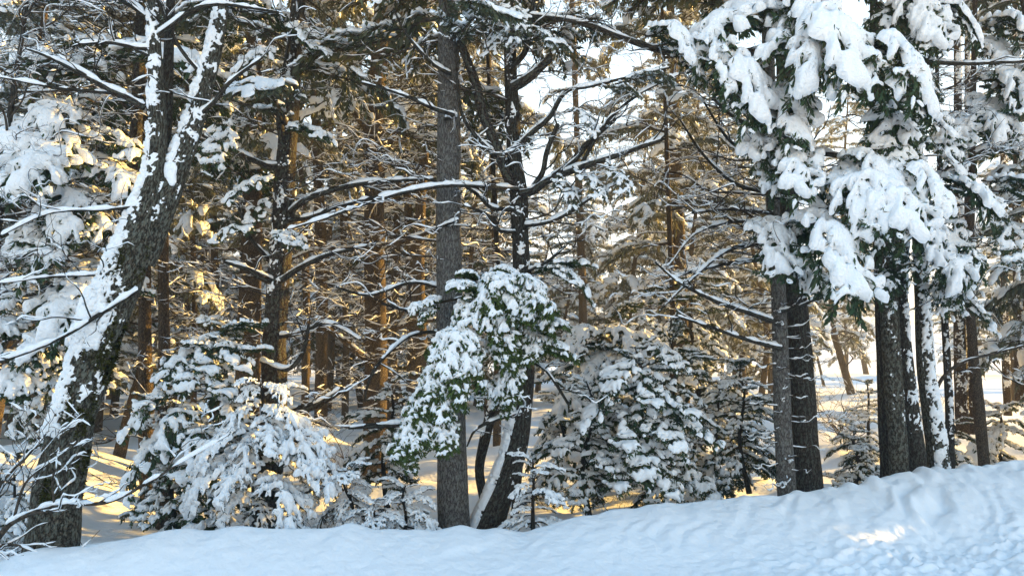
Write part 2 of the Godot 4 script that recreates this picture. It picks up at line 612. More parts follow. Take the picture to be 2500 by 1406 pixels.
func make_ground() -> void:
	var xs := spread(-4.6, 7.4, 0.032, -500.0, 500.0)
	var ds := spread(5.3, 11.0, 0.032, -300.0, 700.0)
	var nx := xs.size()
	var nd := ds.size()
	var pts := PackedVector3Array()
	for d in ds:
		for x in xs:
			pts.push_back(Vector3(x, height(x, d), -d))
	var nor := PackedVector3Array()
	for j in nd:
		for i in nx:
			var ex := pts[j * nx + mini(i + 1, nx - 1)] - pts[j * nx + maxi(i - 1, 0)]
			var ed := pts[mini(j + 1, nd - 1) * nx + i] - pts[maxi(j - 1, 0) * nx + i]
			nor.push_back(ex.cross(ed).normalized())
	var bufs := [Buf.new(), Buf.new(), Buf.new()]
	var maps := [PackedInt32Array(), PackedInt32Array(), PackedInt32Array()]
	for q in 3:
		maps[q].resize(nx * nd)
		maps[q].fill(-1)
	for i in nx - 1:
		var c := along_crest(xs[i])
		var w := 1.35 + 0.12 * clampf(xs[i], -4, 8)
		for j in nd - 1:
			var s := ds[j] - c.x
			var kind := 0 if s < -w * 1.15 else (1 if s < 0.9 else 2)
			var b: Buf = bufs[kind]
			var m: PackedInt32Array = maps[kind]
			var id := [0, 0, 0, 0]
			var q := [j * nx + i, j * nx + i + 1, (j + 1) * nx + i + 1, (j + 1) * nx + i]
			for z in 4:
				if m[q[z]] < 0:
					m[q[z]] = b.v.size()
					b.v.push_back(pts[q[z]])
					b.n.push_back(nor[q[z]])
				id[z] = m[q[z]]
			b.tri(id[0], id[2], id[1])
			b.tri(id[0], id[3], id[2])
			maps[kind] = m
	for q in 3:
		bufs[q].orient()
		structure(["snowy_road", "snow_bank", "snowy_ground"][q], bufs[q], M.ground_snow)

# ---------------------------------------------------------------- shared boughs and branches
var B := {}                                 # bough variants: name -> array
var R := {}                                 # bare branch variants

func make_variants() -> void:
	rng.seed = 7
	B.heavy = []                             # hemlock boughs under thick pads of snow
	for k in 6:
		B.heavy.push_back(bough({"L": rf(1.0, 1.2), "W": rf(0.46, 0.62), "rise": rf(0.0, 0.25), "bend": rf(1.1, 1.7), "arch": rf(0.6, 1.1), "cover": rf(0.34, 0.44), "deep": rf(0.065, 0.085), "crumb": 0.7, "ragged": 0.6, "leaf": 0.05, "step": 0.0085, "kind": "needle", "cell": 0.017, "hang": 1.3, "fat": 1.25}))
	B.mid = []                               # boughs half covered
	for k in 6:
		B.mid.push_back(bough({"L": rf(1.0, 1.2), "W": rf(0.6, 0.8), "rise": rf(0.1, 0.3), "bend": rf(0.8, 1.3), "arch": rf(0.4, 0.7), "ragged": 1.25, "cover": rf(0.12, 0.26), "deep": rf(0.05, 0.07), "leaf": 0.055, "step": 0.014, "kind": "needle", "cell": 0.021, "hang": 1.1}))
	B.light = []                             # dusted boughs, mostly green
	for k in 5:
		B.light.push_back(bough({"L": rf(1.0, 1.2), "W": rf(0.55, 0.75), "rise": rf(0.0, 0.3), "bend": rf(0.7, 1.3), "arch": rf(0.4, 0.8), "cover": rf(-0.02, 0.12), "deep": 0.035, "leaf": 0.05, "step": 0.015, "kind": "dusty", "cell": 0.022, "hang": 1.5}))
	B.green = []                             # boughs that have shed their snow
	for k in 4:
		B.green.push_back(bough({"L": rf(1.0, 1.2), "W": rf(0.5, 0.65), "rise": rf(0.0, 0.2), "bend": rf(1.1, 1.7), "arch": rf(0.6, 1.1), "cover": rf(-0.45, -0.25), "deep": 0.03, "leaf": 0.05, "step": 0.009, "kind": "needle", "cell": 0.022, "hang": 1.6}))
	B.cedar = []
	for k in 5:
		B.cedar.push_back(bough({"L": rf(0.55, 0.65), "W": rf(0.38, 0.46), "rise": rf(0.1, 0.3), "bend": rf(1.3, 1.9), "arch": rf(1.2, 1.8), "cover": rf(0.34, 0.5), "ragged": 0.7, "deep": rf(0.055, 0.08), "leaf": 0.042, "step": 0.0075, "kind": "cedar", "cell": 0.012, "hang": 1.5, "fat": 1.15, "slim": 0.24}))
	B.cedar_green = []                       # cedar sprays hanging bare under the snow
	for k in 4:
		B.cedar_green.push_back(bough({"L": rf(0.55, 0.65), "W": rf(0.34, 0.42), "rise": rf(0.0, 0.2), "bend": rf(1.5, 2.1), "arch": rf(1.4, 2.0), "cover": rf(-0.1, 0.12), "deep": 0.04, "leaf": 0.045, "step": 0.0065, "kind": "cedar", "cell": 0.012, "hang": 1.6, "slim": 0.24}))
	B.spruce = []                            # young spruce: snow lies in fingers along the twigs
	for k in 5:
		B.spruce.push_back(bough({"L": rf(0.85, 1.0), "W": rf(0.5, 0.62), "rise": rf(0.0, 0.25), "bend": rf(0.9, 1.5), "arch": rf(0.7, 1.2), "cover": rf(0.14, 0.26), "deep": rf(0.055, 0.075), "leaf": 0.034, "step": 0.008, "kind": "spruce", "cell": 0.013, "hang": 0.8, "slim": 0.1, "ragged": 0.5, "fat": 0.95}))
	B.far = []                               # coarser boughs that are joined into the trees far back
	for k in 5:
		B.far.push_back(bough({"L": 1.1, "W": rf(0.6, 0.8), "rise": rf(0.1, 0.3), "bend": rf(1.0, 1.7), "arch": rf(0.6, 1.0), "cover": rf(0.34, 0.52), "deep": rf(0.06, 0.09), "leaf": 0.085, "step": 0.03, "kind": "frosty", "cell": 0.042, "hang": 1.2, "plain": true, "slim": 0.2, "fat": 1.2}))
	B.frost = []                             # fine drooping hemlock sprays with frost on the needles
	for k in 5:
		B.frost.push_back(bough({"L": 1.1, "W": rf(0.6, 0.8), "rise": rf(0.0, 0.3), "bend": rf(1.2, 1.9), "arch": rf(0.7, 1.2), "cover": rf(0.02, 0.2), "deep": rf(0.04, 0.06), "leaf": 0.06, "step": 0.017, "kind": "frosty", "cell": 0.036, "hang": 1.5, "plain": true, "slim": 0.16}))
	B.fardark = []
	for k in 4:
		B.fardark.push_back(bough({"L": 1.1, "W": rf(0.5, 0.7), "rise": rf(0.0, 0.3), "bend": rf(0.8, 1.4), "arch": rf(0.4, 0.8), "cover": rf(0.12, 0.25), "deep": 0.05, "leaf": 0.09, "step": 0.03, "kind": "needle", "cell": 0.045, "hang": 1.6, "plain": true, "slim": 0.2}))
	R.long = []                              # dead limbs with a line of snow
	for k in 9:
		R.long.push_back(bare_branch(2.0, rf(0.012, 0.021), rf(-0.05, 0.28), rng.randi_range(11, 19), 0.42, rf(0.9, 2.2), rf(0.016, 0.03), rf(0.15, 0.75)))
	R.short = []
	for k in 5:
		R.short.push_back(bare_branch(0.5, rf(0.009, 0.014), rf(-0.2, 0.3), rng.randi_range(1, 4), 0.4, 1.2, rf(0.02, 0.03), rf(0.6, 0.85), 0.04))
	R.far = []
	for k in 5:
		R.far.push_back(bare_branch(2.2, 0.02, rf(-0.05, 0.25), 9, 0.42, 1.2, 0.03, 0.6, 0.16))

func aimed(x: Vector3, at: Vector3, size: float, roll := 0.0) -> Transform3D:     # local +x towards x, +y as near up as it can be
	var z := x.cross(Vector3.UP)
	z = Vector3(0, 0, 1) if z.length() < 0.02 else z.normalized()
	var b := Basis(x.normalized(), z.cross(x).normalized(), z)
	if roll != 0.0:
		b = Basis(x.normalized(), roll) * b
	return Transform3D(b.scaled(Vector3.ONE * size), at)

func turned(yaw: float, pitch: float, at: Vector3, size: float) -> Transform3D:
	return aimed(Vector3(cos(yaw) * cos(pitch), sin(pitch), sin(yaw) * cos(pitch)), at, size)

func put_bough(parent: Node3D, v: Dictionary, x: Transform3D, called := "bough") -> Node3D:     # bough > needles, snow
	var w := part(called, v.wood, M.twig, parent, x)
	part("needles", v.leaf, M[v.kind], w, Transform3D(), true)
	part("snow", v.snow, M.snow, w, Transform3D(), true)
	return w

func bough_to(parent: Node3D, v: Dictionary, a: Vector3, e: Vector3, called := "bough") -> Node3D:   # from a, its tip at e
	var tip: Vector3 = v.tip
	var d := e - a
	var flat := Vector3(d.x, 0, d.z).normalized()
	var tilt := atan2(d.y, Vector2(d.x, d.z).length()) - atan2(tip.y, tip.x)
	tilt = clampf(tilt, -1.0, 1.1)
	return put_bough(parent, v, aimed(flat * cos(tilt) + Vector3.UP * sin(tilt), a, d.length() / tip.length()), called)

func put_branch(parent: Node3D, v: Dictionary, x: Transform3D) -> Node3D:       # branch > snow
	var w := part("branch", v.wood, M.twig, parent, x)
	part("snow", v.snow, M.snow, w, Transform3D(), true)
	return w

func limb(parent: Node3D, called: String, p: PackedVector3Array, r: PackedFloat32Array, mat: Material, sides := 10, thick := 0.03, fill := 0.7, twigs := 0, wide := 1.0) -> MeshInstance3D:
	var b := Buf.new()
	var s := Buf.new()
	var q := resample(p, r, 0.05)
	tube(b, q[0], q[1], sides, 0.10, maxf(1.0, round(TAU * r[0] / 0.3)))
	q = resample(p, r, 0.03)
	cap(s, q[0], q[1], thick, fill, wide)
	for k in twigs:
		var f := rf(0.2, 1.0)
		var i := int(f * (q[0].size() - 1))
		var a: Vector3 = q[0][i]
		var to: Vector3 = (q[0][mini(i + 1, q[0].size() - 1)] - q[0][maxi(i - 1, 0)]).normalized()
		var dir := (to * rf(0.2, 1.0) + Vector3(rf(-1, 1), rf(-0.3, 0.7), rf(-1, 1))).normalized()
		for w in branch_paths(rf(0.3, 0.9), minf(q[1][i] * 0.5, 0.01), rf(0.0, 0.25), 3, 0.45, 1.4):
			var x := aimed(dir, a, 1.0)
			var z := resample(x * w[0], w[1], 0.09)
			tube(b, z[0], z[1], 4)
			z = resample(x * w[0], w[1], 0.05)
			cap(s, z[0], z[1], 0.02, 0.55)
	b.orient()
	s.smooth()
	var o := part(called, b, mat, parent)
	if s.v.size() > 0:
		part("snow", s, M.snow, o, Transform3D(), true)
	return o

func trace(list: Array, base: Vector3) -> Array:        # [[px, py, depth, width in photo pixels] ...] -> points and radii, from base
	var p := PackedVector3Array()
	var r := PackedFloat32Array()
	for k in list:
		p.push_back(P(k[0], k[1], k[2]) - base)
		r.push_back(k[3] * 0.5 * k[2] / FOCAL)
	return [p, r]

func trunk_part(parent: Node3D, list: Array, mat: String, base: Vector3, sides := 28, bumps := 0.07, called := "trunk") -> Array:
	var w := trace(list, base)
	var q := resample(w[0], w[1], 0.06)
	var b := Buf.new()
	tube(b, q[0], q[1], sides, bumps, maxf(2.0, round(TAU * w[1][0] / 0.3)))
	b.orient()
	part(called, b, M[mat], parent)
	return q

# snow blown on to a trunk: patches over its bark round the direction «face» (radians in plan)
func plaster(parent: Node3D, q: Array, face: float, half: float, from: float, to: float, cover: float, deep: float, cell := 0.013, stretch := 1.0) -> void:
	var p: PackedVector3Array = q[0]
	var r: PackedFloat32Array = q[1]
	var run := PackedFloat32Array([0.0])
	for k in range(1, p.size()):
		run.push_back(run[k - 1] + p[k].distance_to(p[k - 1]))
	var total := run[run.size() - 1]
	var ny := int((to - from) * total / cell)
	var rr := r[int((from + to) * 0.5 * (r.size() - 1))]
	var nx := int(2.0 * half * rr / cell) + 2
	var field := PackedFloat32Array()
	var base := PackedVector3Array()
	var up := PackedVector3Array()
	var s := rf(0, 900)
	var k := 0
	for j in ny:
		var at := from * total + j * cell
		while k < p.size() - 2 and run[k + 1] < at:
			k += 1
		var f := clampf((at - run[k]) / maxf(run[k + 1] - run[k], 1e-4), 0, 1)
		var c := p[k].lerp(p[k + 1], f)
		var rad := lerpf(r[k], r[k + 1], f)
		var ax := (p[k + 1] - p[k]).normalized()
		var e := (Vector3(cos(face), 0, sin(face)) - ax * ax.dot(Vector3(cos(face), 0, sin(face)))).normalized()
		var g := ax.cross(e)
		for i in nx:
			var th := (float(i) / (nx - 1) - 0.5) * 2.0 * half
			var out := e * cos(th) + g * sin(th)
			var w := c + out * rad
			base.push_back(c + out * rad * 0.985)
			up.push_back((out + Vector3(0, 0.35, 0)).normalized())
			var edge := 1.0 - pow(absf(th) / half, 2.0)
			var end := minf(1.0, minf(j, ny - 1 - j) * cell / 0.08)
			field.push_back(minf((cover - 0.5) * 1.6 + 0.9 * (edge - 0.5) + 1.1 * rough.get_noise_3d(w.x * 650 + s, w.y * 420 * stretch, w.z * 650) + 0.9 * rough.get_noise_3d(w.x * 1900, w.y * 1500 * stretch, w.z * 1900 + s) + 0.6 * rough.get_noise_3d(w.x * 3600, w.y * 3600, w.z * 3600 + s), edge * 2.0 - 0.05) - (1.0 - end) * 2.0)
	for i in nx:
		field[i] = -1.0
		field[(ny - 1) * nx + i] = -1.0
	for j in ny:
		field[j * nx] = -1.0
		field[j * nx + nx - 1] = -1.0
	var b := Buf.new()
	sheet(b, field, base, up, nx, ny, deep * 1.4, 2.2, 0.1)
	if b.i.size() == 0:
		return
	b.smooth()
	# the sheet's own direction may face inwards: turn it by its normals
	var inside := 0.0
	for z in range(0, b.v.size(), 37):
		inside += b.n[z].dot(b.v[z] - p[clampi(int(p.size() * 0.5), 0, p.size() - 1)])
	part("snow_patches", b, M.snow, parent, Transform3D(), true)

# ---------------------------------------------------------------- whole trees that are copied for the forest behind
var kinds := {}

func make_kind(called: String, tall: float, r0: float, mat: String, crown_from: float, spread_: float, boughs: Array, count: int, dead := 0, dead_to := 0.0, lean := 0.02) -> void:
	var root := Node3D.new()
	var p := PackedVector3Array()
	var r := PackedFloat32Array()
	var s := rf(0, 900)
	var n := 12
	for k in n + 1:
		var f := float(k) / n
		p.push_back(Vector3(rough.get_noise_2d(f * 120, s) * tall * lean * 2.0, tall * f - (0.4 if k == 0 else 0.0), rough.get_noise_2d(f * 120, s + 60) * tall * lean * 2.0))
		r.push_back(maxf(r0 * (1.0 - 0.93 * f) * (1.12 if k == 0 else 1.0), 0.012))
	var q := resample(p, r, 0.25)
	var b := Buf.new()
	tube(b, q[0], q[1], 12, 0.07, maxf(2.0, round(TAU * r0 / 0.3)))
	b.orient()
	part("trunk", b, M[mat], root)
	var wood := Buf.new()
	var leaf := Buf.new()
	var snow := Buf.new()
	var yaw := rf(0, TAU)
	for k in count:
		var f := (k + rng.randf()) / count
		var y := lerpf(crown_from, tall * 0.98, pow(f, 0.9))
		yaw += 2.4 + rf(-0.5, 0.5)
		var g := (y - crown_from) / (tall - crown_from)
		var size := spread_ * (0.25 + 0.75 * pow(1.0 - g, 0.8)) * minf(1.0, 0.55 + g * 3.0) * rf(0.7, 1.2)
		var v: Dictionary = boughs[rng.randi() % boughs.size()]
		var c: Vector3 = q[0][clampi(int(y / tall * (q[0].size() - 1)), 0, q[0].size() - 1)]
		var x := turned(yaw, rf(-0.25, 0.15) + g * 0.35, Vector3(c.x, y, c.z), size)
		wood.join(v.wood, x)
		leaf.join(v.leaf, x)
		snow.join(v.snow, x)
	for k in dead:
		yaw += 2.4 + rf(-0.6, 0.6)
		var y := lerpf(0.8, dead_to, (k + rng.randf()) / dead)
		var v: Dictionary = R.far[rng.randi() % 5]
		var c: Vector3 = q[0][clampi(int(y / tall * (q[0].size() - 1)), 0, q[0].size() - 1)]
		var x := turned(yaw, rf(-0.1, 0.35), Vector3(c.x, y, c.z), rf(0.5, 1.15))
		wood.join(v.wood, x)
		snow.join(v.snow, x)
	if wood.v.size() > 0:
		part("crown_wood", wood, M.twig, root, Transform3D(), true)
	if leaf.v.size() > 0:
		part("foliage", leaf, M[boughs[0].kind], root, Transform3D(), true)
	if snow.v.size() > 0:
		part("snow", snow, M.snow, root, Transform3D(), true)
	tri_total += (b.i.size() + wood.i.size() + leaf.i.size() + snow.i.size()) / 3
	kinds[called] = root

func make_kinds() -> void:
	rng.seed = 31
	make_kind("tall_fir", 13.0, 0.17, "bark_brown", 3.2, 2.1, B.far, 46, 22, 4.5)
	make_kind("tall_fir_full", 11.0, 0.15, "bark_brown", 1.2, 2.0, B.far, 54)
	make_kind("bare_spruce", 14.0, 0.16, "bark_brown", 4.6, 1.9, B.frost + B.fardark, 44, 30, 6.0)
	make_kind("bare_spruce_thin", 12.0, 0.09, "bark_brown", 4.2, 1.4, B.frost + B.fardark, 34, 26, 5.5)
	make_kind("hemlock", 9.0, 0.12, "bark_dark", 1.0, 2.3, B.far + B.fardark, 48, 8, 3.0)
	make_kind("frosted_hemlock", 10.5, 0.11, "bark_brown", 1.6, 1.9, B.frost, 66, 10, 3.5)
	make_kind("young_fir", 3.2, 0.05, "bark_dark", 0.35, 1.25, B.far, 26)
	make_kind("small_fir", 1.7, 0.03, "bark_dark", 0.2, 0.8, B.far, 18)

func grow(kind: String, called: String, label: String, category: String, x: float, d: float, size: float, group: String) -> Node3D:
	var o: Node3D = kinds[kind].duplicate()
	o.name = numbered(called)
	add_child(o)
	o.position = Vector3(x, height(x, d) - 0.05, -d)
	o.rotation = Vector3(rf(-0.03, 0.03), rf(0, TAU), rf(-0.03, 0.03))
	o.scale = Vector3(size * rf(0.9, 1.1), size, size * rf(0.9, 1.1))
	o.set_meta("label", label)
	o.set_meta("category", category)
	o.set_meta("group", group)
	return o

# ---------------------------------------------------------------- the trees one can tell apart in front
func foot(k: Array) -> Vector3:              # a tree's node stands at the ground under its lowest traced point
	var p := P(k[0], k[1], k[2])
	return Vector3(p.x, minf(p.y, height(p.x, -p.z)), p.z)

func rise(list: Array) -> Array:             # straight above the frame to a tapered top
	var l := list.duplicate()
	var k: Array = l[l.size() - 1]
	var j: Array = l[l.size() - 2]
	var dx := clampf(float(k[0] - j[0]) / maxf(1.0, float(j[1] - k[1])), -0.2, 0.2)
	for z in [[350, 0.75], [800, 0.5], [1300, 0.15]]:
		l.push_back([k[0] + dx * z[0], k[1] - z[0], k[2], k[3] * z[1]])
	return l

func index_at(q: Array, base: Vector3, py: float, d: float) -> int:      # the ring of a trunk at a height of the photograph
	var y := P(1250, py, d).y - base.y
	var p: PackedVector3Array = q[0]
	for k in p.size():
		if p[k].y >= y:
			return k
	return p.size() - 1

func deadwood(o: Node3D, q: Array, i0: int, i1: int, count: int, from: float, to: float, small: float, large: float, up0 := -0.12, up1 := 0.3, kind := "long") -> void:
	for k in count:
		var i := int(lerpf(i0, i1, (k + rng.randf()) / count))
		var yaw := rf(from, to)
		var v: Dictionary = R[kind][rng.randi() % R[kind].size()]
		put_branch(o, v, turned(yaw, rf(up0, up1), q[0][i] + Vector3(cos(yaw), 0, sin(yaw)) * q[1][i] * 0.7, rf(small, large)))

func crown(o: Node3D, q: Array, i0: int, i1: int, count: int, kind: String, small: float, large: float, from := 0.0, to := TAU) -> void:
	var yaw := rf(from, to)
	for k in count:
		var i := mini(int(lerpf(i0, i1, (k + rng.randf()) / count)), q[0].size() - 1)
		yaw = from + fposmod(yaw - from + (to - from) * 0.382 + rf(-0.3, 0.3), to - from)
		var v: Dictionary = B[kind][rng.randi() % B[kind].size()]
		put_bough(o, v, turned(yaw, rf(-0.2, 0.25), q[0][i], rf(small, large)))

func lim(o: Node3D, base: Vector3, list: Array, mat := "bark_dark", thick := 0.028, fill := 0.75, twigs := 3, sides := 8, called := "limb") -> MeshInstance3D:
	var w := trace(list, base)
	return limb(o, called, w[0], w[1], M[mat], sides, thick, fill, twigs)

func hang(o: Node3D, kind: String, list: Array) -> void:        # boughs by hand: [px, py, depth, tip px, tip py, depth]
	var under: String = {"heavy": "green", "cedar": "cedar_green"}.get(kind, "")
	for k in list:
		var a := P(k[0], k[1], k[2]) - o.position
		var e := P(k[3], k[4], k[5]) - o.position
		bough_to(o, B[kind][rng.randi() % B[kind].size()], a, e)
		if under != "":                      # green sprays below it that the snow has not reached
			bough_to(o, B[under][rng.randi() % B[under].size()], a.lerp(e, 0.15) - Vector3(0, 0.05, 0), a.lerp(e, 1.02) + Vector3(rf(-0.12, 0.12), -0.12, rf(-0.1, 0.1)))

func tree(called: String, label: String, category: String, list: Array, mat: String, group := "", sides := 28, bumps := 0.07) -> Array:
	var at := foot(list[0])
	var o := thing(called, label, category, at, group)
	return [o, trunk_part(o, rise(list), mat, at, sides, bumps), at]

func hero_trees() -> void:
	rng.seed = 5
	# the leaning maple at the left, with two stems
	var l := [[112, 1400, 6.7, 122], [128, 1290, 6.7, 112], [135, 1220, 6.7, 108], [165, 1080, 6.7, 104], [212, 920, 6.7, 100], [262, 760, 6.75, 100], [318, 620, 6.8, 92], [350, 530, 6.8, 80], [370, 465, 6.82, 58], [380, 400, 6.82, 48], [383, 300, 6.82, 43], [378, 180, 6.82, 37], [374, 40, 6.82, 32]]
	var at := foot(l[0])
	var o := thing("leaning_maple", "thick mossy leaning trunk forking into two stems, snow plastered on its left face", "maple tree", at)
	var q := trunk_part(o, rise(l), "bark_maple", at, 44, 0.11)
	var l2 := [[340, 640, 6.85, 70], [385, 530, 6.87, 64], [428, 420, 6.9, 54], [470, 310, 6.95, 48], [503, 195, 7.0, 42], [529, 85, 7.05, 37], [550, -30, 7.1, 33]]
	var q2 := trunk_part(o, rise(l2), "bark_maple", at, 36, 0.09, "stem")
	var q3 := trunk_part(o, rise([[385, 470, 7.0, 30], [402, 330, 7.05, 30], [408, 200, 7.05, 28], [413, 60, 7.05, 24]]), "bark_dark", at, 16, 0.06, "stem")
	var i0 := index_at(q, at, 1110, 6.7)
	var n: float = q[0].size() - 1
	plaster(o, q, 2.45, 1.0, i0 / n, index_at(q, at, 560, 6.8) / n, 0.66, 0.035)
	plaster(o, q, 2.0, 1.15, index_at(q, at, 890, 6.7) / n, index_at(q, at, 720, 6.7) / n, 0.75, 0.06)
	plaster(o, q, 2.6, 0.8, index_at(q, at, 600, 6.8) / n, index_at(q, at, 330, 6.8) / n, 0.6, 0.04)
	plaster(o, q, 1.5, 1.4, index_at(q, at, 1060, 6.8) / n, index_at(q, at, 500, 6.8) / n, 0.16, 0.02)
	plaster(o, q, 2.3, 1.2, index_at(q, at, 330, 6.8) / n, index_at(q, at, -60, 6.8) / n, 0.22, 0.02)
	n = q2[0].size() - 1
	plaster(o, q2, 2.5, 0.95, 0.02, index_at(q2, at, 200, 6.95) / n, 0.5, 0.04)
	plaster(o, q2, 2.5, 1.0, index_at(q2, at, 230, 6.95) / n, index_at(q2, at, -50, 6.95) / n, 0.5, 0.03)
	plaster(o, q, 1.6, 1.4, index_at(q, at, 560, 6.8) / float(q[0].size() - 1), 0.62, 0.12, 0.014)
	plaster(o, q2, 1.5, 1.4, 0.05, 0.5, 0.1, 0.014)
	moss(o, q, 0.75, 0.95, index_at(q, at, 1240, 6.7), index_at(q, at, 620, 6.8))
	# snow caught in the fork
	fork_snow(o, P(415, 425, 6.8) - at, 0.075)
	for k in [[[352, 262, 6.8, 20], [305, 235, 6.75, 18], [259, 214, 6.7, 16], [179, 169, 6.6, 12], [105, 134, 6.5, 8], [60, 118, 6.45, 5]],
			[[290, 228, 6.75, 10], [215, 222, 6.7, 9], [135, 214, 6.6, 8], [60, 200, 6.5, 6], [-20, 185, 6.4, 4]],
			[[372, 118, 6.8, 14], [330, 116, 6.75, 12], [270, 104, 6.7, 10], [190, 107, 6.6, 6]],
			[[370, 140, 6.8, 10], [290, 98, 6.8, 8], [264, 80, 6.8, 6]],
			[[376, 60, 6.8, 16], [330, 20, 6.8, 14], [240, -30, 6.8, 12]],
			[[378, 90, 6.8, 14], [420, 60, 6.75, 13], [470, 24, 6.7, 12], [540, 10, 6.7, 10], [680, 30, 6.8, 6]],
			[[368, 470, 6.8, 14], [340, 500, 6.7, 11], [250, 512, 6.6, 8], [120, 520, 6.5, 6], [0, 575, 6.4, 4]],
			[[340, 705, 6.7, 12], [231, 774, 6.5, 11], [129, 833, 6.3, 10], [0, 881, 6.1, 8], [-90, 900, 6.0, 6]],
			[[300, 660, 6.8, 9], [240, 670, 6.7, 8], [120, 676, 6.6, 7], [-10, 692, 6.4, 5]],
			[[460, 300, 6.95, 14], [520, 250, 6.9, 12], [560, 200, 6.9, 10], [640, 140, 6.9, 6]],
			[[500, 190, 7.0, 12], [440, 120, 6.9, 10], [400, 40, 6.8, 8], [380, -40, 6.8, 6]]]:
		lim(o, at, k, "bark_dark", 0.032, 0.85, 5)
	# dark trunk behind the young spruce
	var w := tree("dark_spruce", "dark snow speckled trunk rising behind the snow covered young spruce", "spruce tree", [[652, 1340, 9.0, 64], [654, 1200, 9.0, 60], [668, 1000, 9.0, 60], [668, 850, 9.0, 58], [678, 700, 9.0, 56], [690, 560, 9.0, 54], [695, 430, 9.0, 50], [705, 300, 9.0, 46], [715, 150, 9.0, 42], [728, 0, 9.0, 36]], "bark_dark")
	o = w[0]; q = w[1]; at = w[2]
	n = q[0].size() - 1
	plaster(o, q, 2.0, 1.3, 0.2, 0.5, -0.05, 0.015)
	for k in [[[676, 692, 9.0, 22], [640, 676, 8.8, 20], [600, 655, 8.7, 15], [545, 638, 8.6, 8]],
			[[676, 692, 8.95, 18], [730, 655, 8.8, 16], [790, 625, 8.7, 13], [860, 608, 8.7, 9], [900, 600, 8.7, 5]],
			[[694, 400, 9.0, 22], [652, 404, 8.9, 18], [573, 369, 8.75, 15], [493, 329, 8.6, 10]],
			[[700, 540, 8.95, 14], [760, 528, 8.8, 12], [840, 500, 8.7, 9], [960, 470, 8.6, 6]],
			[[706, 520, 8.95, 18], [760, 480, 8.8, 17], [880, 448, 8.7, 14], [980, 440, 8.6, 11], [1060, 436, 8.5, 6]],
			[[668, 890, 8.9, 12], [640, 882, 8.7, 13], [694, 902, 8.4, 13], [726, 881, 8.3, 11], [745, 840, 8.25, 9], [753, 790, 8.2, 6]],
			[[690, 1010, 8.9, 22], [730, 999, 8.6, 20], [762, 993, 8.5, 18], [809, 968, 8.35, 16], [836, 948, 8.3, 13]],
			[[700, 400, 9.0, 22], [682, 294, 8.85, 18], [687, 249, 8.85, 15], [672, 214, 8.8, 13], [692, 174, 8.8, 11], [712, 60, 8.8, 8]],
			[[690, 300, 9.0, 12], [640, 230, 8.9, 9], [600, 190, 8.8, 6]], [[668, 820, 9.0, 14], [720, 815, 8.8, 12], [800, 790, 8.7, 9], [880, 830, 8.6, 6]],
			[[664, 640, 9.0, 13], [625, 600, 8.8, 11], [600, 560, 8.7, 9], [580, 500, 8.6, 6]]]:
		lim(o, at, k, "bark_dark", 0.03, 0.9, 3)
	deadwood(o, q, index_at(q, at, 900, 9), index_at(q, at, 120, 9), 30, 0, TAU, 0.35, 0.8)
	crown(o, q, index_at(q, at, 330, 9), int(n), 26, "light", 1.0, 1.7)
	hang(o, "mid", [[690, 440, 8.9, 560, 480, 8.4], [640, 560, 8.8, 520, 590, 8.4], [700, 330, 8.9, 790, 330, 8.4], [660, 480, 8.9, 590, 560, 8.5], [690, 130, 8.9, 590, 160, 8.3], [700, 60, 8.9, 780, 120, 8.4], [680, 580, 8.8, 720, 600, 8.3], [560, 300, 8.8, 520, 400, 8.4]])
	# brown trunk lit from the right
	w = tree("brown_spruce", "brown spruce trunk glowing orange down its right side, full of bare snowy limbs", "spruce tree", [[915, 1215, 14.0, 60], [915, 1000, 14.0, 56], [918, 850, 14.0, 54], [915, 700, 14.0, 52], [912, 550, 14.0, 50], [915, 400, 14.0, 47], [915, 280, 14.0, 44], [925, 150, 14.0, 40], [930, 0, 14.0, 34]], "bark_brown")
	o = w[0]; q = w[1]; at = w[2]
	n = q[0].size() - 1
	for k in [[[915, 610, 13.9, 16], [860, 606, 13.6, 14], [760, 612, 13.4, 9], [700, 640, 13.3, 5]], [[918, 602, 13.8, 18], [980, 590, 13.3, 15], [1075, 556, 13.0, 8]],
			[[905, 290, 14.0, 22], [880, 250, 13.8, 18], [830, 215, 13.5, 12], [760, 190, 13.3, 7]], [[905, 330, 14.0, 20], [850, 260, 13.8, 14], [810, 250, 13.6, 9]],
			[[925, 420, 14.0, 20], [960, 330, 13.8, 16], [985, 310, 13.7, 10]], [[905, 560, 14.0, 18], [860, 540, 13.8, 14], [800, 505, 13.6, 9]],
			[[930, 810, 13.9, 16], [1000, 790, 13.5, 12], [1060, 780, 13.3, 8]], [[900, 880, 13.9, 18], [860, 850, 13.5, 15], [800, 800, 13.3, 9]]]:
		lim(o, at, k, "bark_brown", 0.04, 0.9, 4)
	deadwood(o, q, index_at(q, at, 960, 14), index_at(q, at, 80, 14), 70, 0, TAU, 0.5, 1.25, -0.15, 0.5)
	crown(o, q, index_at(q, at, 330, 14), int(n), 34, "light", 1.3, 2.3)
	# straight grey trunk in the middle
	w = tree("grey_spruce", "straight grey scaly trunk standing at the bank in the middle", "spruce tree", [[1110, 1350, 8.4, 84], [1107, 1280, 8.4, 77], [1104, 1180, 8.4, 73], [1101, 1060, 8.4, 71], [1098, 900, 8.4, 68], [1097, 750, 8.4, 65], [1096, 600, 8.4, 63], [1095, 450, 8.4, 60], [1095, 300, 8.4, 57], [1094, 150, 8.4, 54], [1093, 0, 8.4, 50]], "bark_grey", "", 40, 0.05)
	o = w[0]; q = w[1]; at = w[2]
	n = q[0].size() - 1
	deadwood(o, q, index_at(q, at, 850, 8.4), index_at(q, at, 300, 8.4), 12, 0.2, 2.9, 0.35, 0.8, -0.1, 0.4, "short")
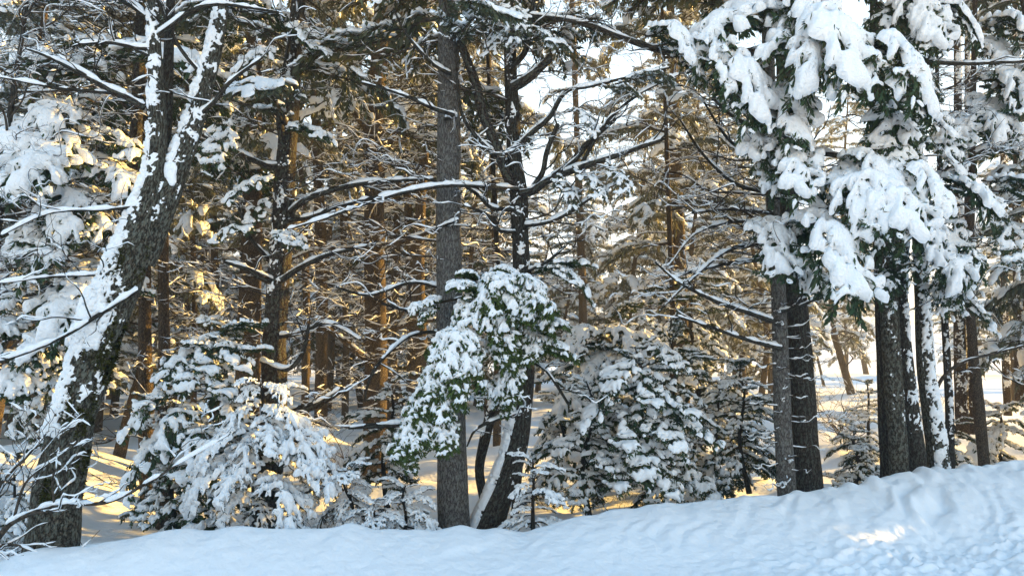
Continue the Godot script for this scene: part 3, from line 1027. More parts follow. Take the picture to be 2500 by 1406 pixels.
	for k in [[[1085, 290, 8.25, 12], [1110, 282, 8.15, 13], [1060, 265, 8.0, 11], [980, 230, 7.9, 8], [880, 200, 7.8, 5]], [[1100, 180, 8.25, 12], [1050, 150, 8.1, 10], [990, 80, 8.0, 7], [960, 20, 8.0, 5]],
			[[1066, 560, 8.35, 9], [1110, 540, 8.2, 7], [1118, 538, 8.15, 5]], [[1070, 810, 8.35, 9], [1000, 820, 8.2, 9], [930, 880, 8.0, 9], [900, 930, 7.9, 7], [890, 980, 7.9, 5]],
			[[1070, 700, 8.4, 10], [1000, 690, 8.3, 9], [900, 720, 8.3, 8], [820, 700, 8.2, 6]], [[1068, 745, 8.4, 12], [1010, 760, 8.2, 10], [930, 740, 8.1, 7]],
			[[1068, 1030, 8.3, 10], [990, 1035, 8.1, 14], [900, 1040, 8.0, 13], [850, 1045, 7.95, 7]]]:
		lim(o, at, k, "bark_dark", 0.03, 0.85, 3)
	deadwood(o, q, index_at(q, at, 800, 8.4), index_at(q, at, 60, 8.4), 24, PI * 1.05, PI * 1.95, 0.45, 1.0)
	crown(o, q, index_at(q, at, 190, 8.4), int(n), 26, "light", 1.1, 1.9)
	# bent trunk to its right with many limbs
	w = tree("bent_tree", "dark trunk curving up from a snowy foot, with long spreading limbs", "tree", [[1155, 1360, 8.6, 84], [1190, 1284, 8.6, 74], [1225, 1200, 8.6, 66], [1258, 1100, 8.6, 56], [1275, 1000, 8.6, 50], [1282, 850, 8.6, 46], [1277, 700, 8.6, 44], [1270, 600, 8.6, 42], [1266, 480, 8.6, 44], [1256, 380, 8.6, 36], [1250, 260, 8.6, 34], [1245, 150, 8.6, 32], [1243, 0, 8.6, 28]], "bark_dark", "", 32, 0.1)
	o = w[0]; q = w[1]; at = w[2]
	n = q[0].size() - 1
	plaster(o, q, 2.85, 0.68, 0.015, index_at(q, at, 960, 8.6) / n, 1.25, 0.045)
	plaster(o, q, 2.9, 0.7, index_at(q, at, 980, 8.6) / n, index_at(q, at, 860, 8.6) / n, 0.7, 0.03)
	plaster(o, q, 1.4, 1.4, 0.06, 0.5, -0.1, 0.012)
	for k in [[[1264, 478, 8.6, 32], [1235, 420, 8.52, 28], [1205, 340, 8.46, 26], [1180, 280, 8.42, 25], [1160, 200, 8.38, 23], [1130, 120, 8.33, 20], [1105, 50, 8.3, 16], [1070, -60, 8.2, 12], [1010, -300, 8.1, 5]],
			[[1270, 472, 8.55, 26], [1300, 466, 8.45, 24], [1330, 445, 8.4, 22], [1380, 422, 8.3, 20], [1450, 397, 8.2, 18], [1520, 374, 8.15, 15], [1620, 338, 8.1, 11]],
			[[1320, 452, 8.42, 17], [1390, 400, 8.3, 17], [1440, 345, 8.25, 15], [1502, 290, 8.2, 12]], [[1300, 462, 8.45, 18], [1325, 420, 8.35, 15], [1335, 370, 8.3, 14], [1362, 303, 8.25, 12]],
			[[1253, 368, 8.5, 17], [1300, 322, 8.4, 15], [1343, 284, 8.3, 14], [1382, 224, 8.2, 12], [1447, 209, 8.15, 9], [1637, 164, 8.0, 5]], [[1250, 214, 8.5, 26], [1290, 190, 8.35, 24], [1318, 165, 8.3, 22], [1345, 140, 8.25, 20]],
			[[1248, 165, 8.5, 16], [1285, 120, 8.4, 15], [1298, 40, 8.3, 12], [1310, -50, 8.2, 9]], [[1280, 550, 8.5, 12], [1340, 542, 8.35, 11], [1400, 512, 8.2, 10], [1450, 478, 8.1, 7], [1540, 430, 8.0, 4]],
			[[1262, 462, 8.5, 17], [1180, 455, 8.2, 12], [1080, 453, 8.0, 11], [950, 478, 7.9, 10], [800, 530, 7.8, 7], [700, 560, 7.7, 4]], [[1255, 512, 8.5, 12], [1200, 506, 8.3, 11], [1170, 478, 8.2, 9], [1130, 452, 8.1, 6]],
			[[1258, 566, 8.5, 11], [1215, 560, 8.3, 9], [1190, 525, 8.2, 8], [1130, 500, 8.1, 5]], [[1205, 375, 8.45, 12], [1160, 330, 8.3, 11], [1125, 270, 8.2, 8], [1115, 170, 8.1, 6], [1110, 80, 8.0, 4]],
			[[1272, 1008, 8.4, 12], [1240, 1015, 8.2, 12], [1200, 1028, 8.0, 10], [1160, 1050, 7.9, 7], [1140, 1090, 7.9, 4]], [[1278, 880, 8.5, 10], [1330, 900, 8.3, 9], [1390, 990, 8.2, 6]],
			[[1290, 660, 8.5, 9], [1335, 640, 8.3, 9], [1380, 600, 8.2, 6]], [[1420, 400, 8.25, 10], [1480, 300, 8.15, 9], [1560, 230, 8.05, 7], [1660, 180, 8.0, 4]], [[1230, 100, 8.5, 14], [1180, 60, 8.4, 11], [1130, 0, 8.3, 8]]]:
		lim(o, at, k, "bark_dark", 0.032, 0.9, 4, 10)
	deadwood(o, q, index_at(q, at, 640, 8.6), index_at(q, at, 60, 8.6), 22, 0, TAU, 0.35, 0.9)
	crown(o, q, index_at(q, at, 160, 8.6), int(n), 22, "light", 0.9, 1.5)
	hang(o, "light", [[1400, 400, 8.2, 1460, 480, 7.8], [1480, 385, 8.1, 1520, 470, 7.8], [1350, 430, 8.3, 1400, 500, 7.9], [1450, 210, 8.1, 1560, 230, 7.9], [1500, 200, 8.0, 1640, 190, 7.8], [1250, 60, 8.3, 1190, 130, 8.0], [1240, 0, 8.3, 1260, 90, 7.9], [1290, 60, 8.3, 1350, 120, 8.0], [1400, 260, 8.3, 1450, 330, 8.0]])
	hang(o, "mid", [[1290, 680, 8.5, 1430, 640, 8.3], [1300, 650, 8.5, 1400, 690, 8.1], [1320, 640, 8.4, 1440, 730, 8.2]])
	# thin crooked stem between the two
	w = tree("crooked_stem", "thin dark crooked stem leaning behind the bent trunk", "tree", [[1185, 1235, 9.6, 22], [1170, 1150, 9.6, 22], [1184, 1070, 9.6, 26], [1205, 990, 9.6, 27], [1230, 920, 9.6, 24], [1222, 800, 9.6, 18], [1215, 650, 9.6, 14]], "bark_dark", "", 16)
	plaster(w[0], w[1], 2.6, 0.9, 0.08, 0.3, 0.6, 0.02)
	deadwood(w[0], w[1], 6, w[1][0].size() / 2, 6, 0, TAU, 0.5, 1.0, 0.0, 0.4, "short")
	arch_tree()
	right_trees()
	left_trees()
	middle_trunks()

func fork_snow(o: Node3D, at: Vector3, s: float) -> void:       # a saddle of snow in the fork of the stems
	var b := Buf.new()
	for j in 15:
		for i in 15:
			var u := i / 14.0 * 2.0 - 1.0
			var v := j / 14.0 * 2.0 - 1.0
			var r := sqrt(maxf(0.0, 1.0 - v * v))
			var g := TAU * i / 14.0
			var p := Vector3(cos(g) * r * 0.7, v * 1.5, sin(g) * r * 0.5)
			p.x += 0.30 * maxf(0.0, v) * signf(p.x) * (0.8 + absf(u) * 0.2) - 0.15 * v
			p *= 1.0 + 0.12 * rough.get_noise_3d(p.x * 150, p.y * 150, p.z * 150)
			b.v.push_back(at + p * s)
	for j in 14:
		for i in 14:
			var a := j * 15 + i
			b.tri(a, a + 15, a + 1)
			b.tri(a + 1, a + 15, a + 16)
	b.n.resize(b.v.size())
	for k in b.v.size():
		b.n[k] = (b.v[k] - at).normalized()
	b.orient()
	b.smooth()
	part("fork_snow", b, M.snow, o)

func moss(o: Node3D, q: Array, face: float, half: float, i0: int, i1: int) -> void:      # tufts of moss on the bark
	var b := Buf.new()
	for k in 9000:
		var f := rf(i0, i1)
		var i := int(f)
		var c: Vector3 = q[0][i].lerp(q[0][i + 1], f - i)
		var th := face + rf(-half, half) * 1.0
		if rough.get_noise_3d(c.y * 300, th * 90, 4.0) + rough.get_noise_3d(c.y * 900, th * 250, 9.0) * 0.6 < 0.05:
			continue
		var out := Vector3(cos(th), 0, sin(th))
		var at: Vector3 = c + out * q[1][i]
		var e: Vector3 = at + (out + Vector3(rf(-0.6, 0.6), rf(-0.8, 0.5), rf(-0.6, 0.6))).normalized() * rf(0.015, 0.045)
		var s := Vector3(rf(-1, 1), rf(-1, 1), rf(-1, 1)).normalized() * 0.012
		var z := b.v.size()
		var t := Color(0.05, 0.052, 0.014) * rf(0.5, 1.5)
		b.v.append_array([at + s, e, at - s])
		b.n.append_array([out, out, out])
		b.c.append_array([t, t, t])
		b.i.append_array([z, z + 1, z + 2])
	b.orient()
	part("moss", b, M.moss, o, Transform3D(), true)

func arch_tree() -> void:                    # the sapling bowed over by its load of snow
	rng.seed = 44
	var l := [[1275, 1060, 8.75, 17], [1285, 920, 8.45, 16], [1282, 790, 8.0, 15], [1240, 712, 7.9, 13], [1180, 700, 7.85, 12], [1128, 760, 7.8, 11], [1098, 850, 7.75, 9], [1060, 950, 7.7, 7], [1020, 1040, 7.7, 4]]
	var p0 := P(1235, 1330, 8.3)
	var at := Vector3(p0.x, height(p0.x, 8.3), p0.z)
	var o := thing("bowed_cedar", "green cedar sapling bowed into an arch by heavy snow before the grey trunk", "cedar sapling", at)
	l.push_front([1250, 1330, 8.8, 22])
	var w := trace(l, at)
	var q := resample(w[0], w[1], 0.05)
	var b := Buf.new()
	tube(b, q[0], q[1], 10, 0.05)
	b.orient()
	part("stem", b, M.bark_dark, o)
	hang(o, "cedar", [[1180, 720, 7.8, 1110, 700, 7.5], [1170, 700, 7.8, 1130, 665, 7.6], [1200, 690, 7.8, 1180, 740, 7.45], [1220, 690, 7.8, 1250, 745, 7.45], [1230, 690, 7.85, 1310, 700, 7.6], [1250, 690, 7.85, 1320, 740, 7.55], [1250, 700, 7.85, 1290, 760, 7.5], [1210, 680, 7.85, 1220, 700, 7.4],
		[1190, 670, 7.9, 1260, 668, 7.75], [1150, 720, 7.8, 1140, 790, 7.5], [1160, 730, 7.8, 1190, 800, 7.5], [1240, 720, 7.85, 1230, 800, 7.55], [1270, 740, 7.95, 1330, 790, 7.7], [1280, 800, 8.0, 1310, 860, 7.8], [1275, 790, 8.0, 1240, 870, 7.75], [1270, 760, 7.95, 1215, 850, 7.7],
		[1115, 800, 7.75, 1080, 850, 7.5], [1120, 800, 7.75, 1150, 850, 7.45], [1125, 790, 7.75, 1110, 870, 7.4], [1105, 840, 7.7, 1060, 900, 7.45], [1110, 840, 7.7, 1140, 910, 7.4], [1100, 830, 7.7, 1090, 920, 7.35], [1090, 870, 7.7, 1050, 950, 7.45], [1095, 880, 7.7, 1120, 960, 7.4],
		[1075, 910, 7.7, 1030, 1000, 7.5], [1080, 920, 7.7, 1090, 1000, 7.4], [1060, 950, 7.7, 1010, 1050, 7.5], [1060, 960, 7.7, 1070, 1050, 7.45], [1040, 1000, 7.7, 990, 1090, 7.5], [1030, 1010, 7.7, 1020, 1090, 7.45], [1010, 1050, 7.7, 980, 1120, 7.6], [1085, 980, 7.7, 1080, 1080, 7.5],
		[1265, 900, 8.1, 1220, 960, 7.8], [1270, 880, 8.05, 1255, 950, 7.75], [1265, 940, 8.15, 1215, 985, 7.9], [1040, 740, 7.9, 1010, 765, 7.7], [1080, 735, 7.9, 1035, 745, 7.7], [1160, 940, 8.0, 1200, 965, 7.8], [1280, 840, 8.0, 1330, 830, 7.8], [1290, 820, 8.0, 1370, 790, 7.8], [1290, 860, 8.0, 1380, 850, 7.8]])
	for k in [[[1150, 720, 7.82, 8], [1090, 735, 7.85, 7], [1040, 742, 7.85, 5]], [[1266, 930, 8.15, 8], [1210, 945, 8.0, 7], [1160, 945, 7.95, 5]], [[1120, 790, 7.78, 7], [1100, 800, 7.6, 5]]]:
		lim(o, at, k, "bark_brown", 0.02, 0.5, 0, 6, "side_stem")

func right_trees() -> void:
	rng.seed = 61
	# the grey trunk with stubs that carries the great snowy boughs
	var w := tree("snow_laden_hemlock", "hemlock on a slim grey stubby trunk, its upper boughs thick with snow", "hemlock tree", [[1924, 1250, 9.3, 46], [1915, 1100, 9.3, 42], [1908, 900, 9.3, 39], [1900, 700, 9.3, 36], [1893, 600, 9.3, 34], [1884, 400, 9.3, 32], [1878, 200, 9.3, 30], [1874, 0, 9.3, 27]], "bark_grey")
	var o: Node3D = w[0]
	var q: Array = w[1]
	var at: Vector3 = w[2]
	var n: int = q[0].size() - 1
	deadwood(o, q, index_at(q, at, 1180, 9.3), index_at(q, at, 720, 9.3), 46, -0.2, PI + 0.2, 0.5, 0.95, -0.25, 0.1, "short")
	for k in [[[1905, 790, 9.2, 16], [1850, 770, 8.9, 14], [1750, 735, 8.6, 11], [1660, 690, 8.4, 7], [1600, 640, 8.3, 4]], [[1908, 850, 9.2, 14], [1830, 830, 8.9, 11], [1740, 800, 8.7, 8], [1650, 770, 8.5, 4]], [[1898, 630, 9.2, 13], [1800, 640, 9.0, 11], [1700, 660, 8.8, 7], [1620, 690, 8.7, 4]],
			[[1894, 560, 9.2, 13], [1800, 540, 9.0, 10], [1700, 570, 8.8, 7], [1640, 640, 8.7, 4]], [[1890, 470, 9.2, 13], [1800, 450, 9.0, 10], [1720, 380, 8.8, 7], [1660, 290, 8.7, 4]], [[1888, 520, 9.2, 12], [1780, 510, 9.0, 9], [1690, 520, 8.9, 6]], [[1884, 380, 9.2, 12], [1790, 350, 9.0, 9], [1720, 250, 8.9, 5]],
			[[1880, 330, 9.2, 14], [1800, 290, 8.9, 11], [1740, 240, 8.7, 6]], [[1900, 590, 9.2, 12], [1780, 610, 8.9, 10], [1680, 690, 8.7, 8], [1610, 760, 8.6, 4]],
			[[1876, 120, 9.2, 24], [1800, 130, 8.9, 22], [1650, 130, 8.6, 18], [1530, 95, 8.45, 15], [1420, 55, 8.35, 13], [1290, 35, 8.2, 9]], [[1905, 760, 9.2, 12], [1960, 745, 8.9, 10], [2040, 700, 8.7, 6]], [[1900, 640, 9.2, 12], [1980, 620, 8.8, 10], [2060, 540, 8.6, 6]], [[1890, 480, 9.2, 12], [1990, 500, 8.8, 9], [2080, 520, 8.6, 5]],
			[[1876, 90, 9.2, 26], [1950, 100, 8.8, 22], [2080, 120, 8.4, 17], [2180, 190, 8.1, 11], [2250, 240, 7.9, 6]], [[1886, 400, 9.2, 22], [1960, 370, 8.8, 19], [2080, 385, 8.3, 15], [2200, 420, 8.0, 9]]]:
		lim(o, at, k, "bark_dark", 0.03, 0.85, 5)
	deadwood(o, q, index_at(q, at, 760, 9.3), index_at(q, at, 250, 9.3), 26, PI * 0.55, PI * 1.5, 0.5, 1.0, -0.1, 0.3)
	hang(o, "heavy", [[1880, 40, 8.9, 1740, 110, 8.0], [1950, 80, 8.6, 2115, 200, 7.5], [2020, 100, 8.4, 2235, 195, 7.6], [2050, 390, 8.4, 2170, 490, 7.5], [2110, 400, 8.2, 2150, 540, 7.4], [1900, 70, 8.7, 1985, 200, 7.6], [1895, -20, 8.8, 2010, 90, 7.7], [1930, 60, 8.6, 2090, 190, 7.4], [1980, 90, 8.5, 2200, 220, 7.5], [2050, 110, 8.3, 2270, 265, 7.6],
		[1580, 75, 8.5, 1690, 150, 7.9], [1650, 105, 8.5, 1780, 215, 7.8], [1720, 130, 8.6, 1858, 280, 7.8], [1640, 130, 8.5, 1710, 180, 8.0], [1890, 230, 8.9, 1955, 330, 7.9], [1885, 320, 9.0, 1840, 375, 8.2], [1890, 385, 9.0, 1880, 455, 8.2],
		[1930, 360, 8.6, 1955, 460, 7.7], [2080, 390, 8.3, 2235, 560, 7.3], [2100, 395, 8.2, 2300, 505, 7.5], [2060, 400, 8.3, 2110, 560, 7.5],
		[1900, 560, 9.0, 1905, 655, 8.0], [1920, 560, 8.8, 2085, 710, 7.3], [1900, 580, 9.0, 1850, 560, 8.3], [1900, 640, 9.0, 1990, 700, 8.2]])
	hang(o, "mid", [[1880, 150, 9.0, 1800, 260, 8.4], [2150, 260, 8.4, 2180, 400, 7.9], [2180, 270, 8.4, 2230, 380, 8.0], [1990, 430, 8.7, 2000, 500, 8.0], [2060, 470, 8.6, 2090, 540, 8.1], [1940, 250, 8.7, 1890, 300, 8.2]])
	crown(o, q, index_at(q, at, -150, 9.3), n, 26, "mid", 1.1, 2.0)
	# the broad dark trunk just right of it
	w = tree("dark_hemlock", "broad dark trunk touching the right of the slim stubby trunk", "hemlock tree", [[1978, 1250, 9.9, 68], [1968, 1100, 9.9, 62], [1957, 900, 9.9, 57], [1945, 750, 9.9, 53], [1935, 630, 9.9, 48], [1925, 450, 9.9, 42], [1915, 200, 9.9, 36], [1908, 0, 9.9, 30]], "bark_dark")
	deadwood(w[0], w[1], index_at(w[1], w[2], 1080, 9.9), index_at(w[1], w[2], 620, 9.9), 14, -0.4, 0.6, 0.5, 0.9, -0.2, 0.1, "short")
	deadwood(w[0], w[1], index_at(w[1], w[2], 620, 9.9), index_at(w[1], w[2], 100, 9.9), 20, 0, TAU, 0.4, 0.8)
	crown(w[0], w[1], index_at(w[1], w[2], 40, 9.9), w[1][0].size() - 1, 22, "light", 1.3, 2.2)
	# the clump at the right end of the bank
	w = tree("tall_hemlock", "tall brown trunk at the left of the clump on the bank", "hemlock tree", [[2196, 1195, 10.0, 44], [2191, 1050, 10.0, 42], [2181, 900, 10.0, 42], [2172, 750, 10.0, 43], [2175, 600, 10.0, 43], [2192, 420, 10.0, 50], [2203, 250, 10.0, 46], [2190, 0, 10.0, 36]], "bark_maple")
	o = w[0]
	plaster(o, w[1], 1.5, 1.2, 0.05, 0.4, -0.08, 0.012)
	hang(o, "green", [[2190, 230, 9.9, 2160, 360, 9.3], [2200, 250, 9.9, 2230, 400, 9.3], [2195, 270, 9.9, 2190, 420, 9.2], [2190, 100, 9.9, 2150, 220, 9.2], [2190, 60, 9.9, 2240, 200, 9.2], [2190, 20, 9.9, 2160, 120, 9.2], [2200, 160, 9.9, 2280, 260, 9.3], [2180, 560, 9.9, 2140, 640, 9.4], [2180, 600, 9.9, 2230, 690, 9.4], [2175, 650, 9.9, 2170, 740, 9.4]])
	hang(o, "heavy", [[2200, -10, 9.8, 2250, 80, 9.0], [2200, 10, 9.8, 2290, 100, 8.9], [2230, 20, 9.7, 2390, 90, 9.2]])
	lim(o, at_zero(w), [[2200, 150, 9.9, 18], [2270, 150, 9.6, 14], [2360, 155, 9.5, 11], [2520, 148, 9.4, 7]], "bark_dark", 0.03, 0.85, 4)
	crown(o, w[1], index_at(w[1], w[2], 0, 10.0), w[1][0].size() - 1, 26, "light", 1.2, 2.0)
	w = tree("shaded_trunk", "narrow dark trunk half hidden behind the tall brown one", "hemlock tree", [[2166, 1175, 10.6, 30], [2160, 950, 10.6, 30], [2152, 750, 10.6, 28], [2146, 550, 10.6, 27], [2140, 350, 10.6, 26], [2136, 100, 10.6, 22]], "bark_dark", "", 18)
	deadwood(w[0], w[1], index_at(w[1], w[2], 800, 10.6), index_at(w[1], w[2], 100, 10.6), 18, 0, TAU, 0.4, 0.9)
	w = tree("patchy_trunk", "leaning trunk patched with snow between the brown trunk and the white birch", "tree", [[2244, 1200, 10.2, 46], [2234, 1090, 10.2, 43], [2222, 980, 10.2, 38], [2210, 850, 10.2, 31], [2202, 700, 10.2, 28], [2212, 500, 10.2, 26], [2225, 250, 10.2, 22]], "bark_dark", "", 24)
	plaster(w[0], w[1], 1.2, 1.2, 0.05, 0.3, 0.22, 0.02)
	w = tree("birch_tree", "birch with its whole front plastered white by driven snow", "birch tree", [[2294, 1170, 10.4, 50], [2286, 1080, 10.4, 47], [2275, 1000, 10.4, 43], [2262, 900, 10.4, 39], [2253, 750, 10.4, 36], [2246, 600, 10.4, 32], [2240, 400, 10.4, 28], [2236, 150, 10.4, 24]], "bark_maple", "", 24)
	plaster(w[0], w[1], 1.1, 1.35, 0.0, 0.32, 0.62, 0.022)
	plaster(w[0], w[1], 1.4, 1.2, 0.28, 0.6, 0.3, 0.02)
	deadwood(w[0], w[1], index_at(w[1], w[2], 650, 10.4), index_at(w[1], w[2], 150, 10.4), 12, -0.6, 1.6, 0.5, 1.0)
	hang(w[0], "heavy", [[2250, 560, 10.0, 2340, 700, 9.2], [2260, 550, 10.0, 2400, 650, 9.4], [2245, 540, 10.0, 2290, 640, 9.2], [2240, 430, 10.0, 2430, 510, 9.2], [2400, 430, 9.9, 2560, 520, 9.4], [2280, 640, 10.0, 2330, 720, 9.4]])
	hang(w[0], "mid", [[2270, 600, 10.0, 2350, 650, 9.5], [2260, 330, 10.1, 2350, 420, 9.5], [2240, 260, 10.1, 2330, 330, 9.5], [2240, 690, 10.1, 2310, 760, 9.6], [2300, 500, 10.0, 2360, 620, 9.6], [2420, 520, 10.0, 2480, 640, 9.6]])
	w = tree("thin_dark_trunk", "thin dark trunk between the white birch and the lit pair of trunks", "tree", [[2322, 1160, 11.2, 20], [2320, 1000, 11.2, 19], [2312, 850, 11.2, 17], [2304, 700, 11.2, 15], [2298, 500, 11.2, 13], [2290, 200, 11.2, 10]], "bark_dark", "", 14)
	plaster(w[0], w[1], 1.8, 1.0, 0.03, 0.4, 0.15, 0.012)
	hang(w[0], "mid", [[2305, 700, 11.1, 2400, 760, 10.6], [2305, 720, 11.1, 2430, 800, 10.7], [2303, 680, 11.1, 2330, 760, 10.5], [2300, 640, 11.1, 2380, 700, 10.5]])
	w = tree("rightmost_slim_trunk", "slim brown trunk tilting left at the right end of the clump", "tree", [[2406, 1160, 11.8, 26], [2392, 1000, 11.8, 25], [2376, 850, 11.8, 23], [2370, 700, 11.8, 21], [2372, 500, 11.8, 18], [2378, 200, 11.8, 14]], "bark_brown", "", 18)
	deadwood(w[0], w[1], index_at(w[1], w[2], 850, 11.8), index_at(w[1], w[2], 300, 11.8), 14, 0, TAU, 0.4, 0.9)
	hang(w[0], "heavy", [[2372, 260, 11.6, 2450, 340, 10.6], [2376, 180, 11.6, 2520, 270, 10.6], [2378, 100, 11.6, 2470, 180, 10.8], [2380, 60, 11.6, 2540, 130, 10.6], [2376, 290, 11.6, 2330, 380, 10.8], [2378, 330, 11.6, 2540, 420, 10.8]])
	for k in [[2352, 1070, 14.5, 30, "trunk with frost speckled bark in the sun, left of the sunlit pair"], [2376, 1060, 15.0, 22, "trunk in the sun, right of the sunlit pair"], [2462, 1015, 19.0, 18, "slender lit trunk standing alone near the right edge"], [2496, 980, 16.0, 26, "shaded trunk cut by the right edge of the picture"]]:
		w = tree("sunlit_trunk", k[4], "tree", [[k[0], k[1], k[2], k[3]], [k[0] - 6, k[1] - 200, k[2], k[3] * 0.95], [k[0] - 10, k[1] - 450, k[2], k[3] * 0.8], [k[0] - 12, k[1] - 800, k[2], k[3] * 0.65], [k[0] - 14, k[1] - 1100, k[2], k[3] * 0.5]], "bark_brown", "sunlit trunks at the right edge", 16)
		plaster(w[0], w[1], 1.6, 1.4, 0.02, 0.4, 0.2, 0.02)
		deadwood(w[0], w[1], int(w[1][0].size() * 0.25), int(w[1][0].size() * 0.6), 14, 0, TAU, 0.4, 1.0)
		crown(w[0], w[1], int(w[1][0].size() * 0.4), w[1][0].size() - 1, 26, "mid", 1.2, 2.2)
	o = thing("leaning_sapling", "thin bare sapling slanting up to the right before the lit pair", "sapling", foot([2280, 1150, 10.8]))
	lim(o, o.position, [[2262, 1140, 10.8, 9], [2285, 960, 10.8, 8], [2340, 890, 10.7, 8], [2420, 865, 10.6, 6], [2520, 838, 10.5, 5]], "twig", 0.015, 0.5, 4, 6, "stem")

func at_zero(w: Array) -> Vector3:
	return w[2]

func left_trees() -> void:
	rng.seed = 73
	# the hemlock whose boughs fill the left edge
	var w := tree("left_hemlock", "snow heaped hemlock filling the left edge behind the leaning maple", "hemlock tree", [[140, 1290, 9.6, 40], [195, 1000, 9.6, 36], [275, 700, 9.6, 34], [325, 400, 9.6, 30], [340, 100, 9.6, 26]], "bark_dark")
	var o: Node3D = w[0]
	hang(o, "heavy", [[220, 280, 9.0, 80, 380, 8.0], [200, 330, 9.0, -10, 440, 7.9], [180, 380, 8.9, 60, 460, 7.7], [240, 470, 9.0, 140, 570, 8.0], [250, 510, 9.0, 110, 650, 7.9], [200, 560, 9.0, 30, 630, 8.0],
		[250, 640, 9.0, 170, 730, 8.1], [230, 700, 9.0, 130, 810, 7.9], [220, 760, 9.0, 70, 870, 7.9], [80, 780, 8.8, -50, 870, 7.9], [240, 420, 9.1, 300, 470, 8.4], [150, 300, 9.0, 120, 400, 7.9], [240, 560, 9.1, 290, 640, 8.4], [60, 860, 8.8, 20, 950, 8.0], [160, 860, 8.9, 60, 950, 8.1]])
	hang(o, "mid", [[230, 250, 9.2, 100, 300, 8.6], [220, 180, 9.2, 60, 240, 8.6], [240, 830, 9.2, 130, 930, 8.5], [230, 920, 9.2, 60, 1010, 8.6], [120, 900, 9.2, -20, 980, 8.6], [200, 980, 9.3, 100, 1070, 8.7], [240, 340, 9.2, 330, 380, 8.6], [240, 640, 9.3, 330, 700, 8.7], [100, 680, 9.0, 0, 760, 8.4], [140, 1000, 9.2, 30, 1060, 8.6]])
	deadwood(o, w[1], index_at(w[1], w[2], 900, 9.6), index_at(w[1], w[2], 0, 9.6), 34, PI * 0.4, PI * 1.3, 0.5, 1.1)
	crown(o, w[1], index_at(w[1], w[2], -40, 9.6), w[1][0].size() - 1, 22, "mid", 0.9, 1.6)
	# frosted bare twigs across the upper left
	w = tree("frosted_sapling", "bare sapling with frosted fine twigs high at the left edge", "sapling", [[-60, 1300, 8.2, 24], [-40, 1000, 8.2, 22], [-10, 600, 8.2, 18], [20, 300, 8.2, 14], [60, 40, 8.2, 9]], "bark_dark", "", 12)
	deadwood(w[0], w[1], index_at(w[1], w[2], 760, 8.2), index_at(w[1], w[2], -60, 8.2), 46, -0.9, 1.3, 0.35, 0.85, -0.1, 0.45)
	# two trunks standing by the mound
	w = tree("mound_trunk", "straight brown trunk right of the snow mound, a thin stem at its foot", "spruce tree", [[396, 1312, 9.6, 38], [400, 1150, 9.6, 33], [400, 950, 9.6, 29], [398, 750, 9.6, 26], [396, 500, 9.6, 24], [392, 200, 9.6, 20]], "bark_brown", "", 22)
	deadwood(w[0], w[1], index_at(w[1], w[2], 1200, 9.6), index_at(w[1], w[2], 650, 9.6), 12, 0, TAU, 0.4, 0.8)
	lim(w[0], w[2], [[400, 1310, 9.2, 12], [385, 1230, 9.2, 11], [378, 1200, 9.2, 9], [362, 1150, 9.1, 6]], "bark_brown", 0.02, 0.6, 0, 8, "stem")
	lim(w[0], w[2], [[405, 1300, 9.2, 8], [418, 1240, 9.2, 7], [422, 1180, 9.2, 5]], "bark_brown", 0.02, 0.5, 0, 8, "stem")
	crown(w[0], w[1], index_at(w[1], w[2], 300, 9.6), w[1][0].size() - 1, 22, "mid", 1.0, 1.7)
	w = tree("mound_trunk", "reddish trunk just left of the straight one by the mound, lit in streaks", "spruce tree", [[368, 1275, 10.4, 42], [358, 1150, 10.4, 38], [354, 950, 10.4, 34], [352, 700, 10.4, 30], [350, 400, 10.4, 26], [346, 100, 10.4, 20]], "bark_brown", "", 22)
	deadwood(w[0], w[1], index_at(w[1], w[2], 1100, 10.4), index_at(w[1], w[2], 300, 10.4), 20, 0, TAU, 0.4, 0.9)
	crown(w[0], w[1], index_at(w[1], w[2], 450, 10.4), w[1][0].size() - 1, 30, "mid", 1.0, 1.9)
	# a low bare limb that crosses before the maple's foot
	o = thing("bare_shrub", "bare shrub at the left edge, one long limb crossing before the leaning trunk", "shrub", Vector3(P(-60, 1400, 6.3).x, height(P(-60, 1400, 6.3).x, 6.3), -6.3))
	for k in [[[-60, 1380, 6.3, 16], [0, 1305, 6.2, 15], [40, 1268, 6.15, 14], [140, 1232, 6.1, 12], [260, 1226, 6.1, 9], [370, 1172, 6.15, 7], [430, 1135, 6.2, 5], [560, 1060, 6.4, 3]], [[30, 1275, 6.15, 8], [60, 1180, 6.1, 6], [120, 1130, 6.1, 4]], [[-50, 1370, 6.3, 10], [-10, 1200, 6.2, 8], [60, 1120, 6.2, 6], [110, 1060, 6.3, 4]],
			[[-40, 1340, 6.3, 10], [30, 1330, 6.2, 7], [90, 1350, 6.15, 5]], [[-60, 1300, 6.4, 9], [0, 1180, 6.4, 7], [90, 1090, 6.4, 4]], [[132, 1234, 6.1, 6], [126, 1190, 6.05, 5], [130, 1150, 6.05, 3]]]:
		lim(o, o.position, k, "twig", 0.03, 0.9, 6, 6, "stem")

